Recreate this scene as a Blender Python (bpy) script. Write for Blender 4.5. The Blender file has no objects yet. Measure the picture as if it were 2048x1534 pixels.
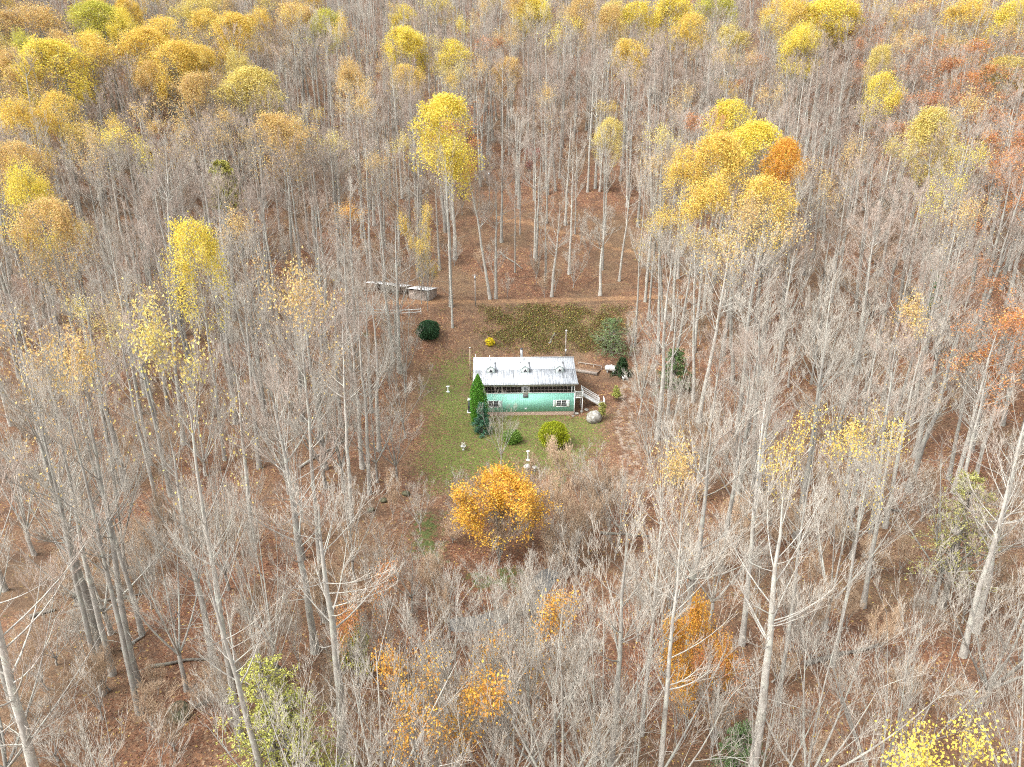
import bpy, math, random
import numpy as np

R = math.radians
PI = math.pi
scene = bpy.context.scene
col = scene.collection

# ------------------------------------------------------------------ camera, sky, sun, exposure
CAM = np.array((-2.1, -105.0, 43.0))
PITCH = R(20.0)
FPX = 1421.0                      # focal length in pixels of a 2048 px wide frame
cam_data = bpy.data.cameras.new('camera')
cam_data.sensor_width = 36.0
cam_data.lens = 36.0 * FPX / 2048.0
cam_data.clip_end = 3000.0
cam_data.clip_start = 0.5
cam = bpy.data.objects.new('camera', cam_data)
cam.location = CAM
cam.rotation_euler = (PI / 2 - PITCH, 0, 0)
col.objects.link(cam)
scene.camera = cam

SUN_ELEV, SUN_AZ = R(50.0), R(-118.0)      # azimuth measured from +Y towards +X
world = bpy.data.worlds.new('World')
scene.world = world
world.use_nodes = True
wn = world.node_tree
for n in list(wn.nodes):
    wn.nodes.remove(n)
w_out = wn.nodes.new('ShaderNodeOutputWorld')
w_bg = wn.nodes.new('ShaderNodeBackground')
w_sky = wn.nodes.new('ShaderNodeTexSky')
w_sky.sky_type = 'NISHITA'
w_sky.sun_disc = False
w_sky.sun_elevation = SUN_ELEV
w_sky.sun_rotation = SUN_AZ
w_sky.air_density = 1.0
w_sky.dust_density = 4.0
w_sky.ozone_density = 1.0
w_hsv = wn.nodes.new('ShaderNodeHueSaturation')
w_hsv.inputs['Saturation'].default_value = 0.22
w_bg.inputs['Strength'].default_value = 0.15
wn.links.new(w_sky.outputs[0], w_hsv.inputs['Color'])
wn.links.new(w_hsv.outputs[0], w_bg.inputs['Color'])
wn.links.new(w_bg.outputs[0], w_out.inputs['Surface'])

sun_data = bpy.data.lights.new('sun', 'SUN')
sun_data.energy = 0.65
sun_data.angle = R(40.0)
sun_data.color = (1.0, 0.96, 0.90)
sun = bpy.data.objects.new('sun', sun_data)
sd = np.array((math.sin(SUN_AZ) * math.cos(SUN_ELEV), math.cos(SUN_AZ) * math.cos(SUN_ELEV), math.sin(SUN_ELEV)))
from mathutils import Vector
sun.rotation_euler = Vector(sd).to_track_quat('Z', 'Y').to_euler()
sun.location = (-60, 20, 120)
col.objects.link(sun)

scene.view_settings.view_transform = 'Standard'
scene.view_settings.look = 'None'
scene.view_settings.gamma = 1.0
scene.view_settings.use_curve_mapping = False
scene.view_settings.exposure = 1.60
scene.cycles.use_denoising = False
scene.cycles.debug_use_spatial_splits = True
scene.cycles.filter_width = 1.1
scene.cycles.max_bounces = 5
scene.cycles.diffuse_bounces = 2
scene.cycles.glossy_bounces = 2
scene.cycles.transmission_bounces = 3
scene.cycles.transparent_max_bounces = 6

# ------------------------------------------------------------------ terrain function
def ss(a, b, t):
    u = np.clip((t - a) / (b - a), 0.0, 1.0)
    return u * u * (3 - 2 * u)

def ramp(a, b, t):
    return np.clip((t - a) / (b - a), 0.0, 1.0)

def softplus(t, k=6.0):
    return np.where(t > 40, t, k * np.log1p(np.exp(np.clip(t, -60, 60) / k)))

CREEK = np.array([(-7.5, -46.5), (-4.5, -46.0), (-1.5, -44.0), (0.5, -41.0), (2.0, -38.0)])

def creek_dist(x, y):
    d = np.full(np.shape(x), 1e9)
    for (ax, ay), (bx, by) in zip(CREEK[:-1], CREEK[1:]):
        dx, dy = bx - ax, by - ay
        t = np.clip(((x - ax) * dx + (y - ay) * dy) / (dx * dx + dy * dy), 0, 1)
        d = np.minimum(d, np.hypot(x - ax - t * dx, y - ay - t * dy))
    return d

def height(x, y):
    x = np.asarray(x, float); y = np.asarray(y, float)
    base = -0.68 + 0.95 * ss(-2, 12, y) - 2.6 * ss(-5, -40, y)
    bank = 10.0 * (0.55 * ramp(13.5, 31, y) + 0.45 * ss(13.5, 31, y))
    side = 10.0 * (0.5 * ramp(-6, 31, y) + 0.5 * ss(-10, 33, y))
    w = ss(13, 34, np.abs(x - 3))
    right = 0.75 * ss(8, 12, x) * (1 - ss(14, 26, x)) * ss(-8, 1, y) * (1 - ss(13, 20, y))
    z = base + (1 - w) * bank + w * side + right
    far = np.minimum(y, 330.0)
    z = z + 0.30 * softplus(far - 38, 2.0) + 0.10 * softplus(far - 72, 8.0) + 0.05 * np.minimum(np.maximum(330 - y, -200), 0) * -1
    ax = np.maximum(np.abs(x) - 34, 0)
    z = z + 0.0011 * np.minimum(ax, 160) ** 2 * (0.55 + 0.45 * ss(-40, 60, y))
    n = (np.sin(x * 0.11 + 1.3) * np.cos(y * 0.093 + 0.4) * 0.55 + np.sin(x * 0.27 + y * 0.19) * 0.22 + np.sin(x * 0.63 - y * 0.51 + 2.0) * 0.09)
    quiet = 1 - (1 - ss(10, 24, np.abs(x - 1))) * ss(-30, -16, y) * (1 - ss(13, 20, y))
    # level benches: the woods road behind the bank and the upper track
    road = np.exp(-((y - road_y(x)) / 2.6) ** 4) * (1 - ss(50, 70, np.abs(x)))
    cd = creek_dist(x, y)
    quiet = quiet * ss(3.0, 9.0, cd)
    z = z + n * quiet * (1 - 0.8 * road)
    ty = track_y(x)
    tr = np.exp(-((y - ty) / 2.4) ** 4) * (1 - ss(22, 34, np.abs(x - 9)))
    z = z - tr * (y - ty) * 0.30
    cd = creek_dist(x, y)
    z = np.where(cd < 3.2, np.minimum(z, z * ss(0.7, 3.2, cd) + (1 - ss(0.7, 3.2, cd)) * (-4.1)), z)
    return z

def road_y(x):
    return 33.0 + 0.02 * x + 1.2 * np.sin(x * 0.05)

def track_y(x):
    return 74.0 - 0.55 * (np.asarray(x, float) + 8.0) * 0.9

def hz(x, y):
    return float(height(np.array([x]), np.array([y]))[0])

# ------------------------------------------------------------------ survey helpers: sight lines from the drone to the terrain
FWD = np.array((0, math.cos(PITCH), -math.sin(PITCH)))
UPV = np.array((0, math.sin(PITCH), math.cos(PITCH)))

def to_px(P):
    d = np.asarray(P, float) - CAM
    f = d @ FWD
    f = np.where(f < 1, 1, f)
    return 1024 + FPX * d[..., 0] / f, 767 - FPX * (d @ UPV) / f, f

_T = np.concatenate([np.arange(25, 160, 0.15), np.arange(160, 620, 0.4)])
def gp(px, py, h=0.0):
    """ground position whose point h metres above the ground is sighted at (px, py)"""
    d = FWD + UPV * ((767 - py) / FPX) + np.array((1, 0, 0)) * ((px - 1024) / FPX)
    P = CAM + _T[:, None] * d
    below = P[:, 2] < height(P[:, 0], P[:, 1]) + h
    i = int(np.argmax(below)) if below.any() else len(_T) - 1
    return float(P[i, 0]), float(P[i, 1])

def inpoly(x, y, poly):
    x = np.asarray(x); y = np.asarray(y)
    r = np.zeros(np.shape(x), bool)
    n = len(poly)
    for i in range(n):
        x0, y0 = poly[i]; x1, y1 = poly[(i + 1) % n]
        c = (y0 > y) != (y1 > y)
        with np.errstate(divide='ignore', invalid='ignore'):
            xi = (x1 - x0) * (y - y0) / ((y1 - y0) if y1 != y0 else 1e-9) + x0
        r ^= c & (x < xi)
    return r

# ------------------------------------------------------------------ mesh helpers
class Geo:
    def __init__(self):
        self.v = []; self.f = []; self.n = 0
    def add(self, V, F, mat=0):
        V = np.asarray(V, float); F = np.asarray(F, int)
        if len(V) == 0 or len(F) == 0:
            return self
        self.v.append(V); self.f.append((F + self.n, mat)); self.n += len(V)
        return self
    def mesh(self, name, mats, smooth=False):
        me = bpy.data.meshes.new(name)
        V = np.concatenate(self.v)
        me.vertices.add(len(V)); me.vertices.foreach_set('co', V.astype(np.float32).ravel())
        loops = np.concatenate([F.ravel() for F, m in self.f]).astype(np.int32)
        tot = np.concatenate([np.full(len(F), F.shape[1]) for F, m in self.f]).astype(np.int32)
        mi = np.concatenate([np.full(len(F), m) for F, m in self.f]).astype(np.int32)
        st = np.concatenate([[0], np.cumsum(tot)[:-1]]).astype(np.int32)
        me.loops.add(len(loops)); me.loops.foreach_set('vertex_index', loops)
        me.polygons.add(len(tot)); me.polygons.foreach_set('loop_start', st)
        try:
            me.polygons.foreach_set('loop_total', tot)
        except Exception:
            pass
        me.polygons.foreach_set('material_index', mi)
        if smooth:
            me.polygons.foreach_set('use_smooth', np.ones(len(tot), bool))
        for m in (mats if isinstance(mats, (list, tuple)) else [mats]):
            me.materials.append(m)
        me.update(calc_edges=True)
        return me
    # --- shapes
    def box(self, x0, x1, y0, y1, z0, z1, mat=0):
        V = [(x, y, z) for x in (x0, x1) for y in (y0, y1) for z in (z0, z1)]
        F = [(0, 1, 3, 2), (4, 6, 7, 5), (0, 4, 5, 1), (2, 3, 7, 6), (0, 2, 6, 4), (1, 5, 7, 3)]
        return self.add(V, F, mat)
    def prism(self, pts, axis, a, b, mat=0):
        """polygon pts (2-D) extruded along axis ('x','y','z') from a to b"""
        n = len(pts)
        def P(p, t):
            return {'x': (t, p[0], p[1]), 'y': (p[0], t, p[1]), 'z': (p[0], p[1], t)}[axis]
        V = [P(p, a) for p in pts] + [P(p, b) for p in pts]
        Q = [(i, (i + 1) % n, n + (i + 1) % n, n + i) for i in range(n)]
        self.add(V, Q, mat)
        k = self.n - 2 * n
        for base, rev in ((0, True), (n, False)):
            ids = [base + i for i in range(n)]
            self.f.append((np.array([ids[::-1] if rev else ids]) + k, mat))
        return self
    def tubes(self, P, Rr, k=5, mat=0, cap=False):
        P = np.asarray(P, float); Rr = np.asarray(Rr, float)
        if P.ndim == 2:
            P = P[None]; Rr = Rr[None]
        n, m, _ = P.shape
        if n == 0:
            return self
        T = np.gradient(P, axis=1)
        T /= np.linalg.norm(T, axis=2, keepdims=True) + 1e-9
        a = np.tile(np.array((0.31, 0.87, 0.12)), (n, m, 1))
        par = np.abs(T[..., 1]) > 0.9
        a[par] = (0.9, 0.1, 0.3)
        U = np.cross(T, a); U /= np.linalg.norm(U, axis=2, keepdims=True) + 1e-9
        W = np.cross(T, U)
        th = np.arange(k) * 2 * PI / k
        ring = U[:, :, None, :] * np.cos(th)[None, None, :, None] + W[:, :, None, :] * np.sin(th)[None, None, :, None]
        V = P[:, :, None, :] + ring * Rr[:, :, None, None]
        idx = np.arange(n * m * k).reshape(n, m, k)
        A = idx[:, :-1, :]; B = np.roll(A, -1, axis=2); C = idx[:, 1:, :]; D = np.roll(C, -1, axis=2)
        F = np.stack([A, B, D, C], axis=-1).reshape(-1, 4)
        base = self.n
        self.add(V.reshape(-1, 3), F, mat)
        if cap:
            self.f.append((idx[:, 0, ::-1].reshape(n, k) + base, mat))
            self.f.append((idx[:, -1, :].reshape(n, k) + base, mat))
        return self
    def cones(self, A, B, r, mat=0):
        A = np.asarray(A); B = np.asarray(B); n = len(A)
        if n == 0:
            return self
        T = B - A; T = T / (np.linalg.norm(T, axis=1, keepdims=True) + 1e-9)
        ref = np.where(np.abs(T[:, 2:3]) > 0.9, np.array([[1.0, 0, 0]]), np.array([[0, 0, 1.0]]))
        U = np.cross(T, ref); U /= np.linalg.norm(U, axis=1, keepdims=True) + 1e-9
        W = np.cross(T, U)
        V = [A + r[:, None] * (U * math.cos(t) + W * math.sin(t)) for t in (0, 2.0944, 4.18879)] + [B]
        V = np.stack(V, axis=1).reshape(-1, 3)
        i = np.arange(n)[:, None] * 4
        F = np.concatenate([i + np.array([[0, 1, 3]]), i + np.array([[1, 2, 3]]), i + np.array([[2, 0, 3]])])
        return self.add(V, F, mat)
    def leaves(self, C, size, rng, up=0.6, aspect=0.7, mat=0):
        """four-sided leaves (folded along the rib) at the points C"""
        C = np.asarray(C); n = len(C)
        if n == 0:
            return self
        N = rng.normal(size=(n, 3)); N /= np.linalg.norm(N, axis=1, keepdims=True)
        N[:, 2] += up; N /= np.linalg.norm(N, axis=1, keepdims=True)
        A = np.cross(N, rng.normal(size=(n, 3))); A /= np.linalg.norm(A, axis=1, keepdims=True) + 1e-9
        B = np.cross(N, A)
        s = np.asarray(size)[:, None]
        fold = N * s * 0.16
        V = np.stack([C - A * s * 0.5, C + B * s * aspect * 0.5 + fold, C + A * s * 0.5, C - B * s * aspect * 0.5 + fold], axis=1).reshape(-1, 3)
        i = np.arange(n)[:, None] * 4
        F = np.concatenate([i + np.array([[0, 1, 2]]), i + np.array([[0, 2, 3]])])
        return self.add(V, F, mat)
    def lathe(self, prof, k=14, mat=0, c=(0, 0, 0)):
        prof = np.array(prof, float); m = len(prof)
        th = np.arange(k) * 2 * PI / k
        V = np.stack([np.outer(prof[:, 0], np.cos(th)) + c[0], np.outer(prof[:, 0], np.sin(th)) + c[1],
                      np.repeat(prof[:, 1:2], k, 1) + c[2]], axis=-1).reshape(-1, 3)
        idx = np.arange(m * k).reshape(m, k)
        A = idx[:-1]; B = np.roll(A, -1, 1); Cc = idx[1:]; D = np.roll(Cc, -1, 1)
        return self.add(V, np.stack([A, B, D, Cc], -1).reshape(-1, 4), mat)

def link(name, me, parent=None, loc=None, rot=None, scale=None):
    o = bpy.data.objects.new(name, me)
    col.objects.link(o)
    if parent is not None:
        o.parent = parent
    if loc is not None: o.location = loc
    if rot is not None: o.rotation_euler = rot
    if scale is not None: o.scale = scale
    return o

def tag(o, label=None, cat=None, group=None, kind=None):
    if label: o['label'] = label
    if cat: o['category'] = cat
    if group: o['group'] = group
    if kind: o['kind'] = kind
    return o

def thing(name, label, cat, loc=(0, 0, 0), rz=0.0, group=None):
    o = link(name, None, None, loc, (0, 0, rz))
    o.empty_display_size = 0.3
    return tag(o, label, cat, group)

# ------------------------------------------------------------------ materials
def newmat(name):
    m = bpy.data.materials.new(name); m.use_nodes = True
    nt = m.node_tree
    b = nt.nodes['Principled BSDF']
    b.inputs['Roughness'].default_value = 0.8
    b.inputs['Specular IOR Level'].default_value = 0.25
    return m, nt, b

def node(nt, typ, **kw):
    n = nt.nodes.new(typ)
    for k, v in kw.items():
        setattr(n, k, v)
    return n

def noise(nt, scale, detail=3, rough=0.55, vec=None, dist=0.0):
    n = node(nt, 'ShaderNodeTexNoise')
    n.inputs['Scale'].default_value = scale
    n.inputs['Detail'].default_value = detail
    n.inputs['Roughness'].default_value = rough
    n.inputs['Distortion'].default_value = dist
    if vec is not None: nt.links.new(vec, n.inputs['Vector'])
    return n.outputs['Fac']

def rampn(nt, fac, stops, interp='LINEAR'):
    r = node(nt, 'ShaderNodeValToRGB')
    r.color_ramp.interpolation = interp
    while len(r.color_ramp.elements) < len(stops):
        r.color_ramp.elements.new(0.5)
    for e, (p, c) in zip(r.color_ramp.elements, stops):
        e.position = p
        e.color = (c[0], c[1], c[2], 1) if not np.isscalar(c) else (c, c, c, 1)
    nt.links.new(fac, r.inputs['Fac'])
    return r.outputs['Color']

def mix(nt, fac, a, b, mode='MIX'):
    n = node(nt, 'ShaderNodeMix', data_type='RGBA', blend_type=mode)
    if isinstance(fac, (int, float)): n.inputs[0].default_value = fac
    else: nt.links.new(fac, n.inputs[0])
    for i, v in ((6, a), (7, b)):
        if isinstance(v, (tuple, list)): n.inputs[i].default_value = (*v[:3], 1)
        else: nt.links.new(v, n.inputs[i])
    return n.outputs[2]

def math_n(nt, op, a, b=None, c=None):
    n = node(nt, 'ShaderNodeMath', operation=op)
    for i, v in enumerate((a, b, c)):
        if v is None: continue
        if isinstance(v, (int, float)): n.inputs[i].default_value = v
        else: nt.links.new(v, n.inputs[i])
    return n.outputs[0]

def bump(nt, bsdf, h, strength=0.3, dist=0.05):
    b = node(nt, 'ShaderNodeBump')
    b.inputs['Strength'].default_value = strength
    b.inputs['Distance'].default_value = dist
    nt.links.new(h, b.inputs['Height'])
    nt.links.new(b.outputs[0], bsdf.inputs['Normal'])

def simple(name, rgb, rough=0.7, var=0.12, scale=6.0, metal=0.0):
    m, nt, b = newmat(name)
    tc = node(nt, 'ShaderNodeTexCoord')
    f = noise(nt, scale, 4, 0.6, tc.outputs['Object'])
    c = rampn(nt, f, [(0.3, [v * (1 - var * 1.6) for v in rgb]), (0.7, [min(1, v * (1 + var)) for v in rgb])])
    nt.links.new(c, b.inputs['Base Color'])
    b.inputs['Roughness'].default_value = rough
    b.inputs['Metallic'].default_value = metal
    return m

def bark(name, dark, light, lichen):
    m, nt, b = newmat(name)
    tc = node(nt, 'ShaderNodeTexCoord')
    mp = node(nt, 'ShaderNodeMapping'); mp.inputs['Scale'].default_value = (1, 1, 0.22)
    nt.links.new(tc.outputs['Object'], mp.inputs['Vector'])
    f = noise(nt, 5.0, 5, 0.65, mp.outputs[0])
    c = rampn(nt, f, [(0.28, dark), (0.62, light)])
    f2 = noise(nt, 0.9, 4, 0.6, tc.outputs['Object'])
    c = mix(nt, rampn(nt, f2, [(0.5, 0.0), (0.62, 0.75)]), c, lichen)
    oi = node(nt, 'ShaderNodeObjectInfo')
    hs = node(nt, 'ShaderNodeHueSaturation')
    nt.links.new(math_n(nt, 'MULTIPLY_ADD', oi.outputs['Random'], 0.5, 0.72), hs.inputs['Value'])
    nt.links.new(c, hs.inputs['Color'])
    nt.links.new(hs.outputs[0], b.inputs['Base Color'])
    b.inputs['Roughness'].default_value = 0.9
    bump(nt, b, f, 0.5, 0.06)
    return m

M = {}
M['bark'] = bark('bark_grey', (0.20, 0.18, 0.155), (0.43, 0.41, 0.365), (0.44, 0.455, 0.39))
M['bark_dark'] = bark('bark_brown', (0.10, 0.085, 0.07), (0.26, 0.235, 0.20), (0.28, 0.28, 0.22))

def twigmat(name, a, b_):
    m, nt, b = newmat(name)
    oi = node(nt, 'ShaderNodeObjectInfo')
    ge = node(nt, 'ShaderNodeNewGeometry')
    c = mix(nt, ge.outputs['Random Per Island'], a, b_)
    hs = node(nt, 'ShaderNodeHueSaturation')
    nt.links.new(math_n(nt, 'MULTIPLY_ADD', oi.outputs['Random'], 0.45, 0.78), hs.inputs['Value'])
    nt.links.new(c, hs.inputs['Color'])
    nt.links.new(hs.outputs[0], b.inputs['Base Color'])
    b.inputs['Roughness'].default_value = 0.8
    return m
M['twig_grey'] = twigmat('twig_grey', (0.375, 0.338, 0.282), (0.485, 0.45, 0.388))
M['twig_russet'] = twigmat('twig_russet', (0.32, 0.25, 0.20), (0.45, 0.375, 0.315))
M['twig_tan'] = twigmat('twig_tan', (0.44, 0.30, 0.185), (0.50, 0.39, 0.28))

def leafmat(name, spread_h=0.02, trans=0.35, own=None):
    """leaf colour from the object's own colour (or own), varied leaf by leaf"""
    m, nt, b = newmat(name)
    ge = node(nt, 'ShaderNodeNewGeometry')
    hs = node(nt, 'ShaderNodeHueSaturation')
    if own is None:
        oi = node(nt, 'ShaderNodeObjectInfo')
        nt.links.new(oi.outputs['Color'], hs.inputs['Color'])
    else:
        c = rampn(nt, ge.outputs['Random Per Island'], own, 'CONSTANT')
        nt.links.new(c, hs.inputs['Color'])
    rnd = node(nt, 'ShaderNodeTexWhiteNoise', noise_dimensions='1D')
    nt.links.new(ge.outputs['Random Per Island'], rnd.inputs['W'])
    nt.links.new(math_n(nt, 'MULTIPLY_ADD', ge.outputs['Random Per Island'], spread_h * 2, 0.5 - spread_h), hs.inputs['Hue'])
    nt.links.new(math_n(nt, 'MULTIPLY_ADD', rnd.outputs['Value'], 0.6, 0.68), hs.inputs['Value'])
    nt.links.new(hs.outputs[0], b.inputs['Base Color'])
    b.inputs['Roughness'].default_value = 0.55
    tr = node(nt, 'ShaderNodeBsdfTranslucent')
    nt.links.new(hs.outputs[0], tr.inputs['Color'])
    ms = node(nt, 'ShaderNodeMixShader'); ms.inputs[0].default_value = trans
    nt.links.new(b.outputs[0], ms.inputs[1]); nt.links.new(tr.outputs[0], ms.inputs[2])
    nt.links.new(ms.outputs[0], nt.nodes['Material Output'].inputs['Surface'])
    return m
M['leaf'] = leafmat('leaf_autumn')
M['needle'] = leafmat('needle_green', 0.02, 0.15)
M['litter'] = leafmat('leaf_litter', 0.01, 0.1, [(0.0, (0.23, 0.105, 0.058)), (0.35, (0.17, 0.078, 0.046)), (0.6, (0.30, 0.16, 0.085)), (0.84, (0.36, 0.24, 0.15)), (0.95, (0.50, 0.34, 0.10))])
M['cover'] = leafmat('bank_cover', 0.02, 0.2, [(0.0, (0.12, 0.17, 0.05)), (0.2, (0.24, 0.26, 0.07)), (0.36, (0.36, 0.33, 0.09)), (0.44, (0.25, 0.12, 0.06)), (0.64, (0.15, 0.085, 0.055)), (0.80, (0.30, 0.21, 0.11)), (0.975, (0.6, 0.42, 0.06))])

# ground: leaf litter, lawn, gravel drive and dirt road by the surveyed areas stored on the mesh
def ground_material():
    m, nt, b = newmat('ground_litter')
    tc = node(nt, 'ShaderNodeTexCoord'); v = tc.outputs['Object']
    vo = node(nt, 'ShaderNodeTexVoronoi'); vo.inputs['Scale'].default_value = 5.5; nt.links.new(v, vo.inputs['Vector'])
    sep = node(nt, 'ShaderNodeSeparateColor'); nt.links.new(vo.outputs['Color'], sep.inputs[0])
    leafc = rampn(nt, sep.outputs[0], [(0.0, (0.135, 0.065, 0.04)), (0.25, (0.20, 0.093, 0.052)), (0.5, (0.255, 0.128, 0.07)), (0.74, (0.165, 0.095, 0.062)), (0.9, (0.33, 0.215, 0.135)), (0.98, (0.46, 0.31, 0.10))], 'CONSTANT')
    big = noise(nt, 0.06, 4, 0.6, v)
    leafc = mix(nt, rampn(nt, big, [(0.40, 0.0), (0.62, 0.6)]), leafc, (0.165, 0.125, 0.075))
    med = noise(nt, 0.45, 4, 0.65, v)
    leafc = mix(nt, rampn(nt, med, [(0.34, 0.65), (0.54, 0.0)]), leafc, (0.09, 0.056, 0.038))
    grn = noise(nt, 0.35, 5, 0.7, v)
    leafc = mix(nt, rampn(nt, grn, [(0.66, 0.0), (0.72, 0.8)]), leafc, (0.075, 0.085, 0.025))
    # lawn with fallen leaves
    gn = noise(nt, 3.0, 4, 0.7, v)
    grass = rampn(nt, gn, [(0.3, (0.085, 0.115, 0.024)), (0.55, (0.155, 0.18, 0.045)), (0.75, (0.22, 0.20, 0.07))])
    lawnleaf = math_n(nt, 'GREATER_THAN', sep.outputs[1], 0.75)
    grass = mix(nt, lawnleaf, grass, leafc)
    at = node(nt, 'ShaderNodeAttribute', attribute_name='grass')
    gm = math_n(nt, 'ADD', at.outputs['Fac'], math_n(nt, 'MULTIPLY_ADD', noise(nt, 0.5, 5, 0.7, v), 0.9, -0.45))
    gm = math_n(nt, 'ADD', gm, math_n(nt, 'MULTIPLY_ADD', sep.outputs[2], 0.5, -0.25))
    c = mix(nt, rampn(nt, gm, [(0.42, 0.0), (0.62, 1.0)]), leafc, grass)
    at2 = node(nt, 'ShaderNodeAttribute', attribute_name='lush')
    gm2 = math_n(nt, 'ADD', at2.outputs['Fac'], math_n(nt, 'MULTIPLY_ADD', noise(nt, 1.1, 5, 0.7, v), 1.0, -0.5))
    c = mix(nt, rampn(nt, gm2, [(0.45, 0.0), (0.6, 1.0)]), c, rampn(nt, gn, [(0.3, (0.06, 0.085, 0.025)), (0.7, (0.13, 0.155, 0.05))]))
    at3 = node(nt, 'ShaderNodeAttribute', attribute_name='gravel')
    gm3 = math_n(nt, 'ADD', at3.outputs['Fac'], math_n(nt, 'MULTIPLY_ADD', noise(nt, 0.9, 5, 0.75, v), 1.1, -0.55))
    c = mix(nt, rampn(nt, gm3, [(0.45, 0.0), (0.65, 0.9)]), c, rampn(nt, noise(nt, 7, 3, 0.7, v), [(0.3, (0.26, 0.21, 0.165)), (0.7, (0.42, 0.355, 0.285))]))
    at4 = node(nt, 'ShaderNodeAttribute', attribute_name='dirt')
    gm4 = math_n(nt, 'ADD', at4.outputs['Fac'], math_n(nt, 'MULTIPLY_ADD', noise(nt, 0.7, 5, 0.7, v), 0.8, -0.4))
    c = mix(nt, rampn(nt, gm4, [(0.4, 0.0), (0.65, 0.8)]), c, rampn(nt, sep.outputs[2], [(0.2, (0.30, 0.165, 0.082)), (0.8, (0.42, 0.26, 0.14))]))
    nt.links.new(c, b.inputs['Base Color'])
    b.inputs['Roughness'].default_value = 0.9
    hgt = math_n(nt, 'ADD', math_n(nt, 'MULTIPLY', sep.outputs[1], 0.5), noise(nt, 1.6, 5, 0.7, v))
    bump(nt, b, hgt, 0.8, 0.22)
    return m
M['ground'] = ground_material()

# ------------------------------------------------------------------ the ground
def ground_axis(lo, a, b, hi, step, grow=1.09):
    mid = list(np.arange(a, b + 0.01, step))
    s, t = step, mid[-1]
    up = []
    while t < hi:
        s = min(s * grow, 9.0); t += s; up.append(t)
    s, t = step, mid[0]
    dn = []
    while t > lo:
        s = min(s * grow, 9.0); t -= s; dn.append(t)
    return np.array(dn[::-1] + mid + up)

gx = ground_axis(-430, -46, 46, 430, 0.8)
gy = ground_axis(-200, -72, 42, 460, 0.8)
GX, GY = np.meshgrid(gx, gy, indexing='ij')
GZ = height(GX, GY)
g = Geo()
nx, ny = GX.shape
idx = np.arange(nx * ny).reshape(nx, ny)
g.add(np.stack([GX, GY, GZ], -1).reshape(-1, 3), np.stack([idx[:-1, :-1], idx[1:, :-1], idx[1:, 1:], idx[:-1, 1:]], -1).reshape(-1, 4))
gme = g.mesh('ground', M['ground'], True)

def poly_soft(poly, soft):
    """area weight of a polygon given in metres, fading over soft metres"""
    inside = inpoly(GX, GY, poly)
    d = np.full(GX.shape, 1e9)
    for i in range(len(poly)):
        (ax, ay), (bx, by) = poly[i], poly[(i + 1) % len(poly)]
        dx, dy = bx - ax, by - ay
        t = np.clip(((GX - ax) * dx + (GY - ay) * dy) / (dx * dx + dy * dy + 1e-9), 0, 1)
        d = np.minimum(d, np.hypot(GX - ax - t * dx, GY - ay - t * dy))
    return np.clip(0.5 + np.where(inside, d, -d) / (2 * soft), 0, 1)

def line_soft(pts, half, soft):
    d = np.full(GX.shape, 1e9)
    for (ax, ay), (bx, by) in zip(pts[:-1], pts[1:]):
        dx, dy = bx - ax, by - ay
        t = np.clip(((GX - ax) * dx + (GY - ay) * dy) / (dx * dx + dy * dy + 1e-9), 0, 1)
        d = np.minimum(d, np.hypot(GX - ax - t * dx, GY - ay - t * dy))
    return np.clip(1 - (d - half) / soft, 0, 1)

lawn = [gp(*p) for p in [(880, 715), (945, 715), (945, 790), (1150, 832), (1200, 830), (1205, 880), (1160, 940), (1080, 950), (960, 950), (880, 985), (835, 940), (860, 860), (850, 800)]]
A_grass = poly_soft(lawn, 4.0) * 0.88
A_grass = np.maximum(A_grass, 0.75 * poly_soft([gp(*p) for p in [(960, 845), (1190, 842), (1190, 885), (1130, 940), (960, 940), (930, 890)]], 3.0))
A_grass = np.maximum(A_grass, 0.45 * poly_soft([gp(*p) for p in [(965, 625), (1200, 612), (1245, 650), (1220, 700), (990, 700)]], 5.0))
A_lush = np.maximum.reduce([0.66 * poly_soft([gp(*p) for p in [(810, 1020), (900, 1000), (925, 1130), (850, 1160), (790, 1100)]], 4.0),
                            0.6 * poly_soft([gp(*p) for p in [(1090, 940), (1150, 950), (1130, 1000), (1090, 1000)]], 1.5),
                            0.55 * poly_soft([gp(*p) for p in [(900, 1130), (1080, 1120), (1060, 1200), (930, 1210)]], 2.0),
                            0.4 * poly_soft([gp(*p) for p in [(960, 880), (1140, 890), (1130, 930), (960, 940)]], 3.0)])
drive = [gp(*p) for p in [(1262, 745), (1252, 800), (1248, 850), (1262, 900), (1255, 950), (1190, 1010), (1130, 1070)]]
dl = [(x - 0.9, y) for x, y in drive]; dr = [(x + 0.9, y) for x, y in drive]
A_grav = np.maximum(line_soft(dl, 0.35, 0.9), line_soft(dr, 0.35, 0.9)) * 0.54
A_grav = np.maximum(A_grav, line_soft(drive, 1.2, 3.0) * 0.42)
A_dirt = np.clip(1 - (np.abs(GY - road_y(GX)) - 1.2) / 1.6, 0, 1) * (1 - ss(30, 46, np.abs(GX - 2))) * 0.55
A_dirt = np.maximum(A_dirt, np.clip(1 - (np.abs(GY - track_y(GX)) - 1.6) / 1.6, 0, 1) * (1 - ss(14, 26, np.abs(GX - 10))) * 0.6)
for nm, A in (('grass', A_grass), ('lush', A_lush), ('gravel', A_grav), ('dirt', A_dirt)):
    at = gme.attributes.new(nm, 'FLOAT', 'POINT'); at.data.foreach_set('value', A.astype(np.float32).ravel())
ground = tag(link('ground', gme), kind='structure')

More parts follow.
